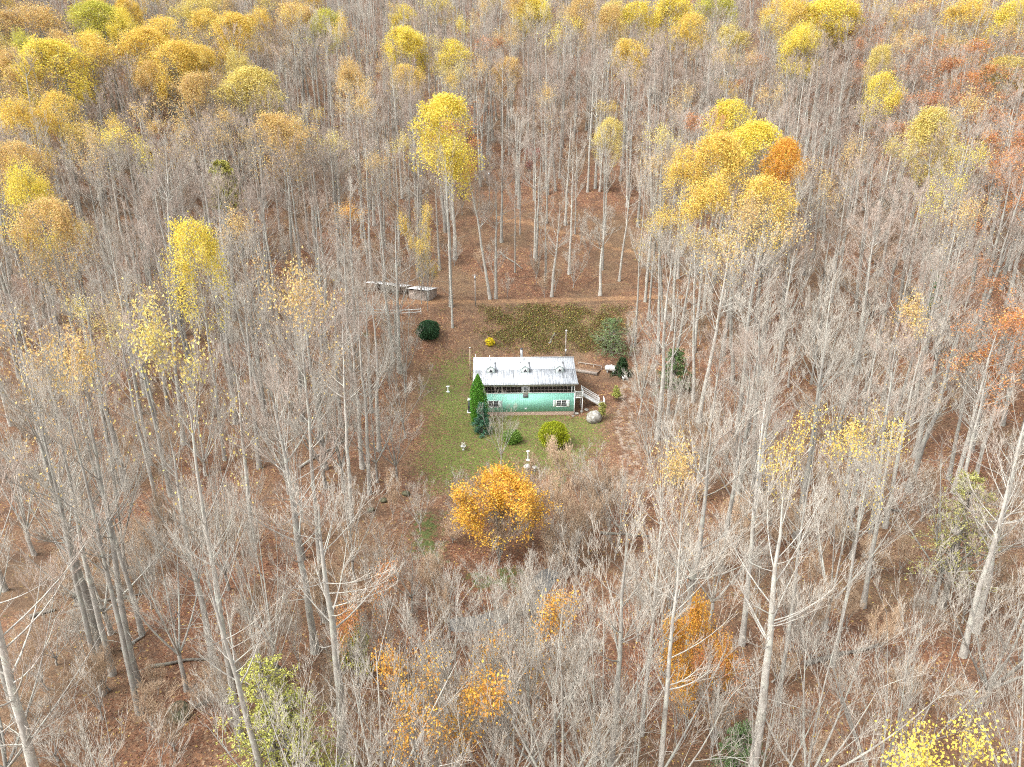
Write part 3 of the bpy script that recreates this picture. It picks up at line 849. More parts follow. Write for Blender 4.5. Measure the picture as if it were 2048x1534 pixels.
# bare trees seen one by one: base sighted or crown top sighted, height, width m
BARE = [
 ('t', 690, 920, 15, 4.6, 'vase0', 'pale bare fan-shaped tree left of the creek head'),
 ('b', 275, 1372, 31, 4.2, 'pole1', 'stout grey bare tree near the bottom left corner'),
 ('b', 226, 1350, 30, 4.0, 'pole2', 'grey bare tree right beside the stout one, bottom left'),
 ('b', 285, 1270, 30, 3.8, 'pole3', 'straight grey bare tree behind the stout one, bottom left'),
 ('b', 302, 930, 34, 3.2, 'pole2', 'tall dark straight trunk in the left woods'),
 ('t', 1600, 440, 23, 6.5, 'vase1', 'great pale fan-shaped bare tree in the right woods'),
 ('t', 1480, 690, 18, 6.0, 'vase2', 'spreading pale bare tree right of the gravel drive'),
 ('t', 1700, 660, 18, 6.5, 'vase3', 'spreading pale bare tree below the great fan-shaped one'),
 ('t', 1350, 700, 17, 5.5, 'vase0', 'pale bare tree with fanned stems beside the drive'),
 ('t', 1250, 900, 13, 5.0, 'vase1', 'grey bare brushy tree at the lower end of the drive'),
 ('t', 780, 470, 20, 6.0, 'vase2', 'pale bare multi-stemmed tree in front of the shed'),
 ('t', 700, 510, 20, 6.0, 'vase3', 'pale bare multi-stemmed tree left of the shed'),
 ('t', 660, 700, 20, 6.5, 'vase0', 'pale bare tree fanning over the left edge of the lawn'),
 ('t', 740, 760, 15, 6.0, 'vase1', 'bare tree with branches sweeping over the leafy lawn edge'),
 ('t', 1080, 1165, 19, 7.5, 'vase2', 'pale fan-shaped bare tree at the bottom centre'),
 ('t', 1200, 1190, 19, 7.0, 'vase3', 'wide pale bare tree right of the bottom centre fan'),
 ('t', 900, 1180, 17, 7.0, 'vase1', 'pale bare tree fanning out over the creek bend'),
 ('t', 740, 1290, 18, 7.5, 'vase0', 'broad pale bare tree at the bottom left of centre'),
 ('t', 620, 1370, 17, 7.0, 'vase3', 'pale bare crown at the bottom edge beside the yellow-green hemlock'),
 ('t', 160, 1390, 17, 6.5, 'vase2', 'pale sprawling bare crown in the bottom left corner'),
 ('t', 300, 1010, 19, 6.5, 'vase1', 'bare spreading tree over rusty ground, lower left'),
 ('t', 500, 960, 20, 6.0, 'vase2', 'forked bare tree over rusty ground left of the creek'),
 ('t', 1680, 1190, 20, 6.5, 'vase1', 'forked pale bare tree in the lower right woods'),
 ('t', 1850, 1170, 20, 7.0, 'vase3', 'leaning pale bare fan tree in the lower right woods'),
 ('t', 750, 1050, 10, 4.6, 'vase3', 'pale bare tree left of the green creek bank'),
 ('t', 815, 1075, 9, 4.2, 'vase1', 'pale thin bare tree over the green creek bank'),
 ('t', 890, 1120, 9, 4.4, 'vase0', 'pale bare tree between green creek bank and maple'),
 ('t', 985, 1130, 11, 5.5, 'vase3', 'pale bare fan tree just below the orange maple'),
 ('t', 1065, 1120, 11, 5.0, 'vase2', 'pale bare fan tree below the right side of the maple'),
 ('t', 1150, 1150, 13, 5.5, 'vase0', 'pale bare fan tree below the tan thicket'),
 ('t', 800, 690, 15, 5.5, 'vase2', 'pale bare tree fanning over the lawn below the dark round shrub'),
 ('t', 785, 800, 12, 5.2, 'vase0', 'low pale bare tree at the left edge of the lawn'),
 ('t', 800, 590, 17, 5.0, 'vase1', 'pale bare tree standing in front of the fence'),
 ('t', 835, 960, 7, 3.4, 'vase3', 'short bare tree at the lower left corner of the lawn'),
 ('t', 1310, 770, 12, 5.0, 'vase3', 'pale bare brushy tree overhanging the gravel drive'),
 ('t', 1335, 850, 12, 5.0, 'vase2', 'pale bare brushy tree right of the middle of the drive'),
 ('t', 1415, 780, 15, 5.5, 'vase1', 'pale fan tree behind the spreading tree right of the drive'),
 ('t', 1290, 640, 16, 4.4, 'vase0', 'grey many-stemmed bare tree at the end of the woods road'),
 ('t', 1200, 905, 10, 4.4, 'vase2', 'grey brushy tree at the foot of the drive'),
 ('t', 1545, 560, 20, 6.0, 'vase3', 'fan-shaped bare tree left of the great fan-shaped one'),
 ('t', 1660, 520, 21, 6.0, 'vase0', 'fan-shaped bare tree right of the great fan-shaped one'),
 ('t', 1560, 800, 16, 6.0, 'vase1', 'low spreading bare tree in the middle of the right woods'),
 ('t', 1010, 1240, 17, 7.0, 'vase3', 'pale fan crown in the second row at the bottom centre'),
 ('t', 1130, 1260, 18, 7.5, 'vase0', 'dense pale fan crown low at the bottom centre'),
 ('t', 820, 1230, 17, 7.0, 'vase2', 'pale fan crown beside the orange flecked tree'),
 ('t', 1290, 1290, 18, 7.0, 'vase1', 'pale fan crown left of the orange-gold bushy tree'),
 ('t', 1560, 1330, 17, 6.5, 'vase2', 'pale fan crown right of the orange-gold bushy tree'),
 ('t', 470, 1080, 18, 6.0, 'vase3', 'spreading bare tree in the lower left woods'),
 ('t', 1250, 1050, 24, 3.4, 'pole0', 'slender bare tree right of the creek bend'),
 ('t', 1370, 1000, 27, 3.6, 'pole3', 'tall straight grey tree below the gravel drive'),
 ('b', 905, 655, 34, 2.6, 'pole0', 'bare straight trunk just right of the shed'),
 ('b', 1270, 690, 33, 3.4, 'pole4', 'pale grey trunk at the right end of the bank'),
 ('b', 1297, 640, 33, 3.2, 'pole1', 'dark grey trunk on the road edge right of the bank'),
 ('b', 1090, 565, 26, 2.4, 'pole3', 'pale trunk on the slope straight above the house'),
 ('b', 1205, 540, 30, 3.0, 'pole0', 'straight pale trunk right of the slope above the house'),
 ('b', 1030, 545, 24, 2.6, 'pole2', 'thin grey trunk on the slope above the house'),
 ('b', 1150, 470, 27, 2.6, 'pole1', 'slim pale trunk by the upper track'),
 ('b', 1040, 470, 27, 2.6, 'pole4', 'slim grey trunk on the lower side of the upper track'),
 ('t', 1095, 445, 13, 2.4, 'pole4', 'young bare tree with upswept branches on the road behind the bank'),
]
for (how, px, py, H, wm, kind, label) in BARE:
    x, y = gp(px, py, H * 0.97 if how == 't' else 0)
    plant(kind, x, y, H, wm, 'bare_tree', label, 'bare tree', 'bare trees of the autumn woods', lean=(0, 0) if how == 'b' else None)

# ------------------------------------------------------------------ the rest of the woods
YARD = [(700, 560), (960, 560), (960, 600), (1330, 590), (1310, 700), (1280, 760), (1290, 880), (1270, 950), (1170, 1020), (1090, 1000), (960, 960), (860, 1000), (800, 960), (815, 860), (830, 770), (830, 700), (700, 640)]
SIGHT = [(850, 575), (1290, 575), (1262, 700), (1262, 830), (1235, 905), (1170, 965), (900, 960), (850, 940), (865, 850), (880, 780), (900, 690), (835, 680), (835, 640), (830, 600), (830, 565), (870, 565)]
OPEN = [(940, 400), (1240, 400), (1300, 590), (930, 590)]
LOW = [(760, 940), (1250, 940), (1250, 1140), (1080, 1150), (760, 1150)]
srng = np.random.default_rng(77)
cand = []
gap = 6.8
Y = -66.0
while Y < 300:
    half = 0.75 * (Y + 105) + 12
    st = gap if Y < 120 else gap * 1.12
    X = -half
    while X < half:
        cand.append((X + srng.uniform(-0.48, 0.48) * st, Y + srng.uniform(-0.48, 0.48) * st))
        X += st
    Y += st
cand = np.array(cand)
cz = height(cand[:, 0], cand[:, 1])
bu, bv, bd = to_px(np.column_stack([cand, cz]))
keep = ~inpoly(bu, bv, YARD) & (bv > -60) & ~((bd < 47) & (np.abs(bu - 1024) > 500))
keep &= ~(inpoly(bu, bv, OPEN) & (srng.uniform(size=len(cand)) < 0.72))
keep &= ~((bv > 900) & (np.abs(bu - 1000) > 330) & (srng.uniform(size=len(cand)) < 0.24))
keep &= creek_dist(cand[:, 0], cand[:, 1]) > 2.2
keep &= np.abs(cand[:, 1] - road_y(cand[:, 0])) > 2.4
keep &= ~((np.abs(cand[:, 1] - track_y(cand[:, 0])) < 3.0) & (np.abs(cand[:, 0] - 10) < 22))
H = np.clip(srng.normal(26, 4.0, len(cand)), 14, 34)
H = np.where(cand[:, 1] > 110, H + 1.5, H)
near = cand[:, 1] < -25
H = np.where(near, np.minimum(H, 27), H)
PA = np.array(PLACED)
for j in range(len(cand)):
    if not keep[j]: continue
    d2 = ((PA - cand[j]) ** 2).sum(1).min()
    if d2 < 2.6 ** 2: keep[j] = False; continue
    x, y = cand[j]
    wd = 3.2
    pts = []
    for s in (0.05, 0.2, 0.35, 0.5, 0.62, 0.74, 0.86, 0.97):
        for o in ((0,) if s < 0.45 else (-wd, 0, wd)):
            pts.append((x + o, y, cz[j] + s * H[j]))
    u, v, _ = to_px(np.array(pts))
    if inpoly(u, v, SIGHT).any() and bv[j] > 610:
        keep[j] = False; continue
    if inpoly(u, v, LOW).any() and bv[j] > 1000:
        if srng.uniform() < 0.9: keep[j] = False
        else: H[j] *= 0.5
idxs = np.where(keep)[0]
tu, tv, td = to_px(np.column_stack([cand, cz + H * 0.92]))
trees = []
for j in idxs:
    u, v = tu[j], tv[j]
    r = srng.uniform()
    if v < 150: py_, po = (0.30 if u < 560 else 0.15), 0.02 + 0.16 * (u > 1750)
    elif v < 330: py_, po = (0.26 if u < 300 else 0.11), (0.26 if u > 1780 else 0.015)
    elif v < 560: py_, po = (0.20 if u < 300 else 0.30 if 1330 < u < 1620 else 0.05), (0.16 if u > 1900 else 0.0)
    elif v < 900: py_, po = (0.11 if u < 330 else 0.025), (0.05 if u > 1850 else 0.0)
    else: py_, po = 0.02, 0.03
    inview = (-160 < u < 2210) and (-150 < bv[j]) and tv[j] < 1640
    if inview and tv[j] > -45 and r < py_: trees.append((j, 'yellow', inview))
    elif inview and tv[j] > -45 and r < py_ + po: trees.append((j, 'orange', inview))
    else:
        pr = 0.78 if v < 420 else 0.35 if v < 700 else 0.12
        q = srng.uniform()
        if q < pr: k = 'russet%d' % srng.integers(0, 4)
        elif srng.uniform() < (0.34 if v > 600 else 0.14): k = 'vase%d' % srng.integers(0, 4)
        else: k = 'pole%d' % srng.integers(0, 5)
        trees.append((j, k, inview))

LAND = [(950, 420, 'upper track'), (790, 575, 'tin roofed shed'), (1050, 770, 'mint green house'), (1250, 850, 'gravel drive'), (890, 350, 'tall yellow tree'), (1450, 400, 'big golden group'),
        (985, 1020, 'orange and yellow maple'), (1400, 1330, 'orange-gold bushy tree'), (540, 1420, 'yellow-green hemlock'), (335, 720, 'lemon tipped tree'), (572, 640, 'gold-speckled dome tree'),
        (95, 170, 'broad brilliant yellow tree'), (340, 120, 'golden grove'), (500, 210, 'pale yellow-green rounded tree'), (810, 120, 'round yellow hilltop tree'), (1066, 50, 'dense yellow hilltop crown'), (1345, 60, 'dense yellow top-edge tree'),
        (1660, 60, 'brilliant top right tree'), (1872, 300, 'spade-shaped yellow tree'), (1885, 170, 'wide rust-orange oak'), (1885, 590, 'small green hemlock'), (1760, 920, 'wide gold speckled tree'), (1600, 600, 'great fan-shaped bare tree'),
        (160, 1440, 'sprawling corner crown'), (245, 1300, 'stout grey bare tree'), (378, 520, 'narrow lemon yellow tree'), (440, 360, 'yellow-green pine'), (1950, 1040, 'yellow-green larch'), (1500, 1480, 'dark bottom hemlock'), (1790, 1500, 'yellow speckled bottom trees'), (1000, 1400, 'sprawling orange-leafed tree')]
LANDA = np.array([(a, b) for a, b, _ in LAND], float)
def where_words(u, v):
    d = np.hypot(LANDA[:, 0] - u, LANDA[:, 1] - v)
    i = int(d.argmin()); dx, dy = u - LANDA[i, 0], v - LANDA[i, 1]
    if abs(dx) > abs(dy): w = ('right' if dx > 0 else 'left') + ' of the '
    else: w = 'below the ' if dy > 0 else 'above the '
    if d[i] < 60: w = 'close beside the '
    return w + LAND[i][2]

bare_in = []
for (j, k, iv) in trees:
    if k in ('yellow', 'orange') or not iv: continue
    bare_in.append((H[j] / td[j], j))
bare_in.sort(reverse=True)
single = {j for _, j in bare_in[:262]}
rest = {}
for (j, k, iv) in trees:
    x, y = float(cand[j, 0]), float(cand[j, 1])
    u, v = float(np.clip(tu[j], 0, 2048)), float(np.clip((tv[j] + bv[j]) / 2, 0, 1534))
    if k == 'yellow':
        i = int(srng.integers(0, 3)); fol = ('half', 'half', 'thin', 'thin')[int(srng.integers(0, 4))] if float(tv[j]) < 170 else 'thin'
        tint = ((LEMON, GOLD, GOLD, AMBER, AMBER, PALE) if tv[j] < 150 else (AMBER, AMBER, PALE, AMBER, GOLD, PALE))[int(srng.integers(0, 6))]
        word = {'dense': 'dense', 'half': 'half-bare', 'thin': 'sparsely leafed'}[fol]
        plant('poplar%d' % i, x, y, float(H[j] + 3), float(srng.uniform(4.0, 6.0)), 'half_bare_tree' if fol == 'thin' else 'yellow_tree',
              '%s yellow tree %s' % (word, where_words(u, float(tv[j]))), 'yellow tree', 'yellow trees of the autumn woods', fol + str(i), tint)
    elif k == 'orange':
        a = ('russet0', 'rust0') if srng.uniform() < 0.5 else ('russet2', 'rust2')
        plant(a[0], x, y, float(H[j]), float(srng.uniform(4.5, 6.5)), 'orange_tree', 'ordinary rust-orange oak %s' % where_words(u, float(tv[j])), 'orange tree', 'orange trees of the autumn woods', a[1], (RUST, ORANGE, AMBER)[int(srng.integers(0, 3))])
    elif j in single or k not in USED:
        w = KIND[k]['W'] * float(srng.uniform(0.9, 1.42))
        hh = float(H[j]) * (0.72 if k.startswith('vase') else 1.0)
        adj = {'pole': 'straight grey', 'russ': 'brownish-twigged', 'vase': 'pale fan-shaped'}[k[:4]]
        plant(k, x, y, hh, w, 'bare_tree', '%s bare tree %s' % (adj, where_words(u, v)), 'bare tree', 'bare trees of the autumn woods')
    else:
        w = float(srng.uniform(0.9, 1.42)); hh = float(H[j]) * (0.72 if k.startswith('vase') else 1.0) / KIND[k]['H']
        rest.setdefault(k, []).append((x, y, float(cz[j]), w, hh))

# brush: bare saplings filling the understorey
BR = []
for _ in range(5200):
    Yb = srng.uniform(-64, 170); Xb = srng.uniform(-1, 1) * (0.78 * (Yb + 105) + 8)
    BR.append((Xb, Yb))
BR = np.array(BR); bz = height(BR[:, 0], BR[:, 1])
u, v, _ = to_px(np.column_stack([BR, bz]))
u2, v2, _ = to_px(np.column_stack([BR, bz + 6]))
ok = ~inpoly(u, v, YARD) & ~inpoly(u2, v2, SIGHT) & (np.abs(BR[:, 1] - road_y(BR[:, 0])) > 2.2) & (creek_dist(BR[:, 0], BR[:, 1]) > 1.8)
ok &= ~(inpoly(u, v, OPEN) & (srng.uniform(size=len(BR)) < 0.6))
ok &= ~((np.abs(BR[:, 1] - track_y(BR[:, 0])) < 3.0) & (np.abs(BR[:, 0] - 10) < 22))
ok &= np.array([min(math.hypot(p[0] - q[0], p[1] - q[1]) for q in drive) > 3.2 for p in BR])
ok &= srng.uniform(size=len(BR)) < np.where(v > 850, 0.15, 0.22)
brush = {}
for (x, y), z_ in zip(BR[ok], bz[ok]):
    k = 'sapling%d' % srng.integers(0, 2)
    brush.setdefault(k, []).append((x, y, float(z_), float(srng.uniform(0.5, 1.1)), float(srng.uniform(0.4, 1.05))))
tanp = [gp(*p) for p in [(1060, 1010), (1120, 990), (1180, 1060), (1120, 1100), (1060, 1080), (1180, 1110), (1220, 1060), (1150, 1150), (1100, 1160), (1000, 1130), (1230, 1120), (1090, 1050), (1160, 1020)]]
for i, (x, y) in enumerate(tanp):
    if i < 10:
        plant('sapling0', x, y, 6.0 + (i % 4) * 0.8, 2.6, 'sapling', 'tan bare sapling in the thicket between maple and drive', 'sapling', 'tan saplings beside the drive')
    else:
        plant('sapling1', x, y, 6.5, 2.6, 'sapling', 'grey bare sapling in the thicket between maple and drive', 'sapling', 'grey saplings beside the drive')

ORD = 'first second third fourth fifth sixth seventh eighth ninth tenth eleventh twelfth thirteenth fourteenth fifteenth sixteenth seventeenth eighteenth nineteenth twentieth twenty-first twenty-second twenty-third twenty-fourth twenty-fifth twenty-sixth'.split()
def number_alike():
    same = {}
    for o in col.objects:
        if o.parent is None and 'category' in o and 'tree' in o['category'] or (o.parent is None and o.get('category') == 'sapling'):
            same.setdefault(o['label'], []).append(o)
    for lab, os_ in same.items():
        if len(os_) < 2: continue
        os_.sort(key=lambda o: float(to_px(np.array(o.location) + np.array((0, 0, 12.0)))[0]))
        for i, o in enumerate(os_):
            w = 'leftmost' if i == 0 else 'rightmost' if i == len(os_) - 1 else ORD[min(i, 25)] + ' from left'
            o['label'] = lab + ', ' + w

def scatter(name, groups, label):
    """one object: points carrying instances of the trees already standing in the scene"""
    pts, var, scl, rot = [], [], [], []
    keys = list(groups)
    for vi, k in enumerate(keys):
        for (x, y, z_, w, h_) in groups[k]:
            pts.append((x, y, z_)); var.append(vi); scl.append((w, w, h_)); rot.append((srng.normal(0, R(2.6)), srng.normal(0, R(2.6)), srng.uniform(0, 6.28)))
    me = bpy.data.meshes.new(name); me.from_pydata(pts, [], [])
    me.attributes.new('variant', 'INT', 'POINT').data.foreach_set('value', np.array(var, np.int32))
    me.attributes.new('scl', 'FLOAT_VECTOR', 'POINT').data.foreach_set('vector', np.array(scl, np.float32).ravel())
    me.attributes.new('rot', 'FLOAT_VECTOR', 'POINT').data.foreach_set('vector', np.array(rot, np.float32).ravel())
    o = link(name, me)
    ng = bpy.data.node_groups.new(name, 'GeometryNodeTree')
    ng.interface.new_socket('Geometry', in_out='INPUT', socket_type='NodeSocketGeometry')
    ng.interface.new_socket('Geometry', in_out='OUTPUT', socket_type='NodeSocketGeometry')
    gi = ng.nodes.new('NodeGroupInput'); go = ng.nodes.new('NodeGroupOutput')
    join = ng.nodes.new('GeometryNodeJoinGeometry')
    def attr(nm, t):
        a = ng.nodes.new('GeometryNodeInputNamedAttribute'); a.data_type = t; a.inputs['Name'].default_value = nm
        return [s for s in a.outputs if s.enabled][0]
    av, asc, ar = attr('variant', 'INT'), attr('scl', 'FLOAT_VECTOR'), attr('rot', 'FLOAT_VECTOR')
    for vi, k in enumerate(keys):
        cmp = ng.nodes.new('FunctionNodeCompare'); cmp.data_type = 'INT'; cmp.operation = 'EQUAL'
        ins = [s for s in cmp.inputs if s.type == 'INT']
        ng.links.new(av, ins[0]); ins[1].default_value = vi
        for ob in USED[k]:
            oi = ng.nodes.new('GeometryNodeObjectInfo'); oi.transform_space = 'ORIGINAL'; oi.inputs['Object'].default_value = ob; oi.inputs['As Instance'].default_value = True
            ip = ng.nodes.new('GeometryNodeInstanceOnPoints')
            ng.links.new(gi.outputs[0], ip.inputs['Points']); ng.links.new(cmp.outputs[0], ip.inputs['Selection'])
            ng.links.new(oi.outputs['Geometry'], ip.inputs['Instance'])
            ng.links.new(ar, ip.inputs['Rotation']); ng.links.new(asc, ip.inputs['Scale'])
            ng.links.new(ip.outputs[0], join.inputs[0])
    ng.links.new(join.outputs[0], go.inputs[0])
    md = o.modifiers.new('scatter', 'NODES'); md.node_group = ng
    tag(o, label, 'woods', None, 'stuff')
    return o
scatter('far_woods', rest, 'mass of leafless grey and brown trees filling the hillside')
scatter('brush', brush, 'leafless brush and saplings growing under the trees')
print('TREES', len(idxs), 'yellow', sum(k == 'yellow' for _, k, _ in trees), 'orange', sum(k == 'orange' for _, k, _ in trees), 'bare in view', len(bare_in), 'brush', int(ok.sum()))
# ------------------------------------------------------------------ the house
def siding_mat():
    m, nt, b = newmat('mint_siding')
    tc = node(nt, 'ShaderNodeTexCoord'); v = tc.outputs['Object']
    mp = node(nt, 'ShaderNodeMapping'); mp.inputs['Scale'].default_value = (3.0, 3.0, 0.25); nt.links.new(v, mp.inputs['Vector'])
    c = rampn(nt, noise(nt, 1.5, 5, 0.65, mp.outputs[0]), [(0.3, (0.31, 0.69, 0.56)), (0.7, (0.37, 0.77, 0.64))])
    c = mix(nt, rampn(nt, noise(nt, 0.7, 4, 0.7, v), [(0.62, 0.0), (0.75, 0.35)]), c, (0.42, 0.64, 0.47))
    nt.links.new(c, b.inputs['Base Color']); b.inputs['Roughness'].default_value = 0.6
    return m
M['mint'] = siding_mat()
M['white'] = simple('white_paint', (0.78, 0.79, 0.77), 0.55, 0.06, 3.0)
M['shutter'] = simple('shutter_paint', (0.66, 0.76, 0.71), 0.6, 0.06, 4.0)
M['offwhite'] = simple('aged_white_paint', (0.58, 0.60, 0.57), 0.65, 0.14, 2.5)
M['porchwood'] = simple('porch_brown', (0.105, 0.062, 0.048), 0.7, 0.3, 2.0)
M['greypaint'] = simple('grey_paint', (0.16, 0.16, 0.17), 0.6, 0.1, 3.0)
M['deckwood'] = simple('deck_wood', (0.36, 0.31, 0.24), 0.8, 0.2, 5.0)
M['oldwood'] = simple('weathered_wood', (0.38, 0.325, 0.28), 0.85, 0.25, 3.0)
M['polewood'] = simple('pole_wood', (0.44, 0.34, 0.24), 0.8, 0.2, 3.0)
M['greypole'] = simple('grey_pole_wood', (0.36, 0.32, 0.28), 0.85, 0.2, 3.0)
M['metal'] = simple('galvanised_metal', (0.45, 0.47, 0.48), 0.45, 0.12, 4.0, 0.6)
M['darkmetal'] = simple('dark_metal', (0.06, 0.065, 0.07), 0.5, 0.2, 4.0)
m, nt, b = newmat('window_glass'); b.inputs['Base Color'].default_value = (0.03, 0.034, 0.036, 1); b.inputs['Roughness'].default_value = 0.08; b.inputs['Specular IOR Level'].default_value = 0.5
M['glass'] = m
m, nt, b = newmat('insect_screen'); b.inputs['Base Color'].default_value = (0.055, 0.045, 0.04, 1)
tr = node(nt, 'ShaderNodeBsdfTransparent'); ms = node(nt, 'ShaderNodeMixShader'); ms.inputs[0].default_value = 0.45
nt.links.new(tr.outputs[0], ms.inputs[1]); nt.links.new(b.outputs[0], ms.inputs[2]); nt.links.new(ms.outputs[0], nt.nodes['Material Output'].inputs['Surface'])
M['screen'] = m

def roof_mat(name, streak):
    m, nt, b = newmat(name)
    tc = node(nt, 'ShaderNodeTexCoord'); v = tc.outputs['Object']
    mp = node(nt, 'ShaderNodeMapping'); mp.inputs['Scale'].default_value = (3.4, 0.16, 0.16); nt.links.new(v, mp.inputs['Vector'])
    f = noise(nt, 1.25, 6, 0.72, mp.outputs[0])
    patch = noise(nt, 0.28, 3, 0.6, v)
    if streak:
        mask = math_n(nt, 'ADD', f, math_n(nt, 'MULTIPLY_ADD', patch, 0.45, -0.22))
        c = rampn(nt, mask, [(0.36, (0.62, 0.65, 0.67)), (0.48, (0.49, 0.52, 0.55)), (0.57, (0.30, 0.32, 0.34)), (0.70, (0.17, 0.18, 0.19))])
    else:
        c = rampn(nt, f, [(0.42, (0.62, 0.65, 0.67)), (0.75, (0.46, 0.49, 0.52))])
    nt.links.new(c, b.inputs['Base Color']); b.inputs['Roughness'].default_value = 0.42
    return m
M['mull'] = simple('screen_frame', (0.33, 0.28, 0.25), 0.7, 0.15, 3.0)
M['shade_dirt'] = simple('shade_dirt_grey', (0.20, 0.215, 0.225), 0.5, 0.3, 2.0)  # dark grey that paints shade and dirt on the roof beside the dormers
M['roof_white'] = roof_mat('white_roof_metal', False)
M['roof_streak'] = roof_mat('streaked_roof_metal', True)

def brick_mat():
    m, nt, b = newmat('foundation_brick')
    tc = node(nt, 'ShaderNodeTexCoord')
    c = rampn(nt, noise(nt, 6, 4, 0.7, tc.outputs['Object']), [(0.3, (0.36, 0.23, 0.17)), (0.5, (0.50, 0.37, 0.29)), (0.7, (0.58, 0.47, 0.38))])
    nt.links.new(c, b.inputs['Base Color']); b.inputs['Roughness'].default_value = 0.9
    return m
M['brick'] = brick_mat()

house = thing('house', 'mint green two-storey house with white metal roof and three small dormers', 'house', (0, 0, 0), R(1.7))
HX = 7.85
def hpart(name, g, mat, parent=None, smooth=False, loc=None):
    return link(name, g.mesh(name, mat, smooth), parent or house, loc)

EAVE, BREAK, RIDGE, BACK = (-0.6, 5.0), (3.6, 5.85), (6.6, 6.95), (13.7, 4.65)
def roof_z(y):
    for (a, za), (b_, zb) in ((EAVE, BREAK), (BREAK, RIDGE), (RIDGE, BACK)):
        if a <= y <= b_: return za + (zb - za) * (y - a) / (b_ - a)
    return 5.0
# walls
g = Geo()
g.box(-HX, HX, 0, 0.16, 0.0, 3.14)                                   # lower front
g.box(-HX, HX, 13.0, 13.16, 0, 4.75)                                 # back
for s in (-1, 1):
    pts = [(0.16, 0.0), (13.0, 0.0), (13.0, roof_z(13.0) - 0.12), (6.6, 6.8), (3.6, 5.7), (0.16, 5.0)]
    x0, x1 = (s * HX, s * (HX - 0.16)) if s < 0 else (HX - 0.16, HX)
    g.prism(pts, 'x', min(x0, x1), max(x0, x1))
wall = hpart('wall', g, M['mint'])
g = Geo()
x = -HX + 0.2
while x < HX - 0.1:
    g.box(x, x + 0.035, -0.016, 0.0, 0.02, 3.12); x += 0.305
hpart('siding_batten', g, M['mint'], wall)
g = Geo(); g.box(-HX + 0.02, HX - 0.02, 0.05, 13.1, -2.2, -0.002)
fnd = hpart('foundation', g, M['brick'])
bg = Geo(); bg.box(-0.10, 0.10, -0.018, 0.03, -0.035, 0.035)
bme = bg.mesh('brick', M['brick'])
for row in range(8):
    for i in range(36):
        xx = -HX + 0.36 + i * 0.43 + (0.21 if row % 2 else 0)
        if xx < HX - 0.3: link('brick', bme, fnd, (xx, 0.045, -0.08 - row * 0.165), None, (1.9, 1, 1.9))
# porch
g = Geo(); g.box(-HX + 0.17, HX - 0.17, 2.5, 2.62, 2.3, 5.2); hpart('porch_back_wall', g, M['porchwood'])
g = Geo(); g.box(-HX + 0.17, HX - 0.17, 0.17, 2.5, 2.25, 2.37); hpart('porch_floor', g, M['porchwood'])
g = Geo(); g.box(-HX + 0.17, HX - 0.17, 0.17, 2.5, 4.62, 4.68); hpart('porch_ceiling', g, M['offwhite'])
g = Geo(); g.box(-HX - 0.03, HX + 0.03, -0.05, 0.15, 3.145, 3.24); hpart('sill_board', g, M['white'])
g = Geo(); g.box(-HX - 0.03, HX + 0.03, -0.04, 0.15, 4.28, 4.66); hpart('top_plate', g, M['offwhite'])
DOORX = 0.05
for x0 in (-HX - 0.03, DOORX - 0.62, DOORX + 0.47, HX - 0.55, HX - 0.13):
    g = Geo(); g.box(x0, x0 + (0.15 if abs(x0) < 2 else 0.14), -0.03, 0.14, 3.241, 4.279)
    hpart('porch_post', g, M['white'])
mull = Geo(); mull.box(-0.028, 0.028, 0.0, 0.08, 3.242, 4.278); mull_me = mull.mesh('mullion', M['mull'])
def bays(xa, xb, n):
    w = (xb - xa) / n
    up = Geo(); up.box(0.03, w - 0.03, 0.05, 0.062, 3.72, 4.278); upm = up.mesh('screen_pane', M['screen'])
    lo = Geo(); lo.box(0.03, w - 0.03, 0.05, 0.062, 3.242, 3.68); lom = lo.mesh('screen_pane', M['screen'])
    rl = Geo(); rl.box(0.029, w - 0.029, 0.02, 0.07, 3.683, 3.717); rlm = rl.mesh('mid_rail', M['mull'])
    for i in range(n):
        xx = xa + i * w
        if i: link('mullion', mull_me, house, (xx, 0, 0))
        link('screen_pane', upm, house, (xx, 0, 0)); link('screen_pane', lom, house, (xx, 0, 0)); link('mid_rail', rlm, house, (xx, 0, 0))
bays(-HX + 0.11, DOORX - 0.62, 12)
bays(DOORX + 0.62, HX - 0.55, 11)
bays(HX - 0.41, HX - 0.13, 1)
# door: half-lite with nine panes above, grey board below
g = Geo(); g.box(DOORX - 0.40, DOORX + 0.40, -0.05, 0.0, 2.92, 4.30)
door = hpart('door', g, M['white'])
g = Geo(); g.box(DOORX - 0.42, DOORX + 0.42, -0.075, -0.02, 2.42, 2.915); hpart('kick_board', g, M['greypaint'], door)
pg = Geo(); pg.box(-0.085, 0.085, -0.062, -0.052, -0.12, 0.12); pgm = pg.mesh('pane', M['glass'])
for i in range(3):
    for j in range(3): link('pane', pgm, door, (DOORX + (i - 1) * 0.22, 0, 3.48 + j * 0.28))
g = Geo(); g.lathe([(0.0, 0), (0.03, 0.0), (0.03, 0.04), (0.0, 0.04)], 8, 0, (DOORX + 0.32, -0.08, 3.2)); hpart('handle', g, M['metal'], door)
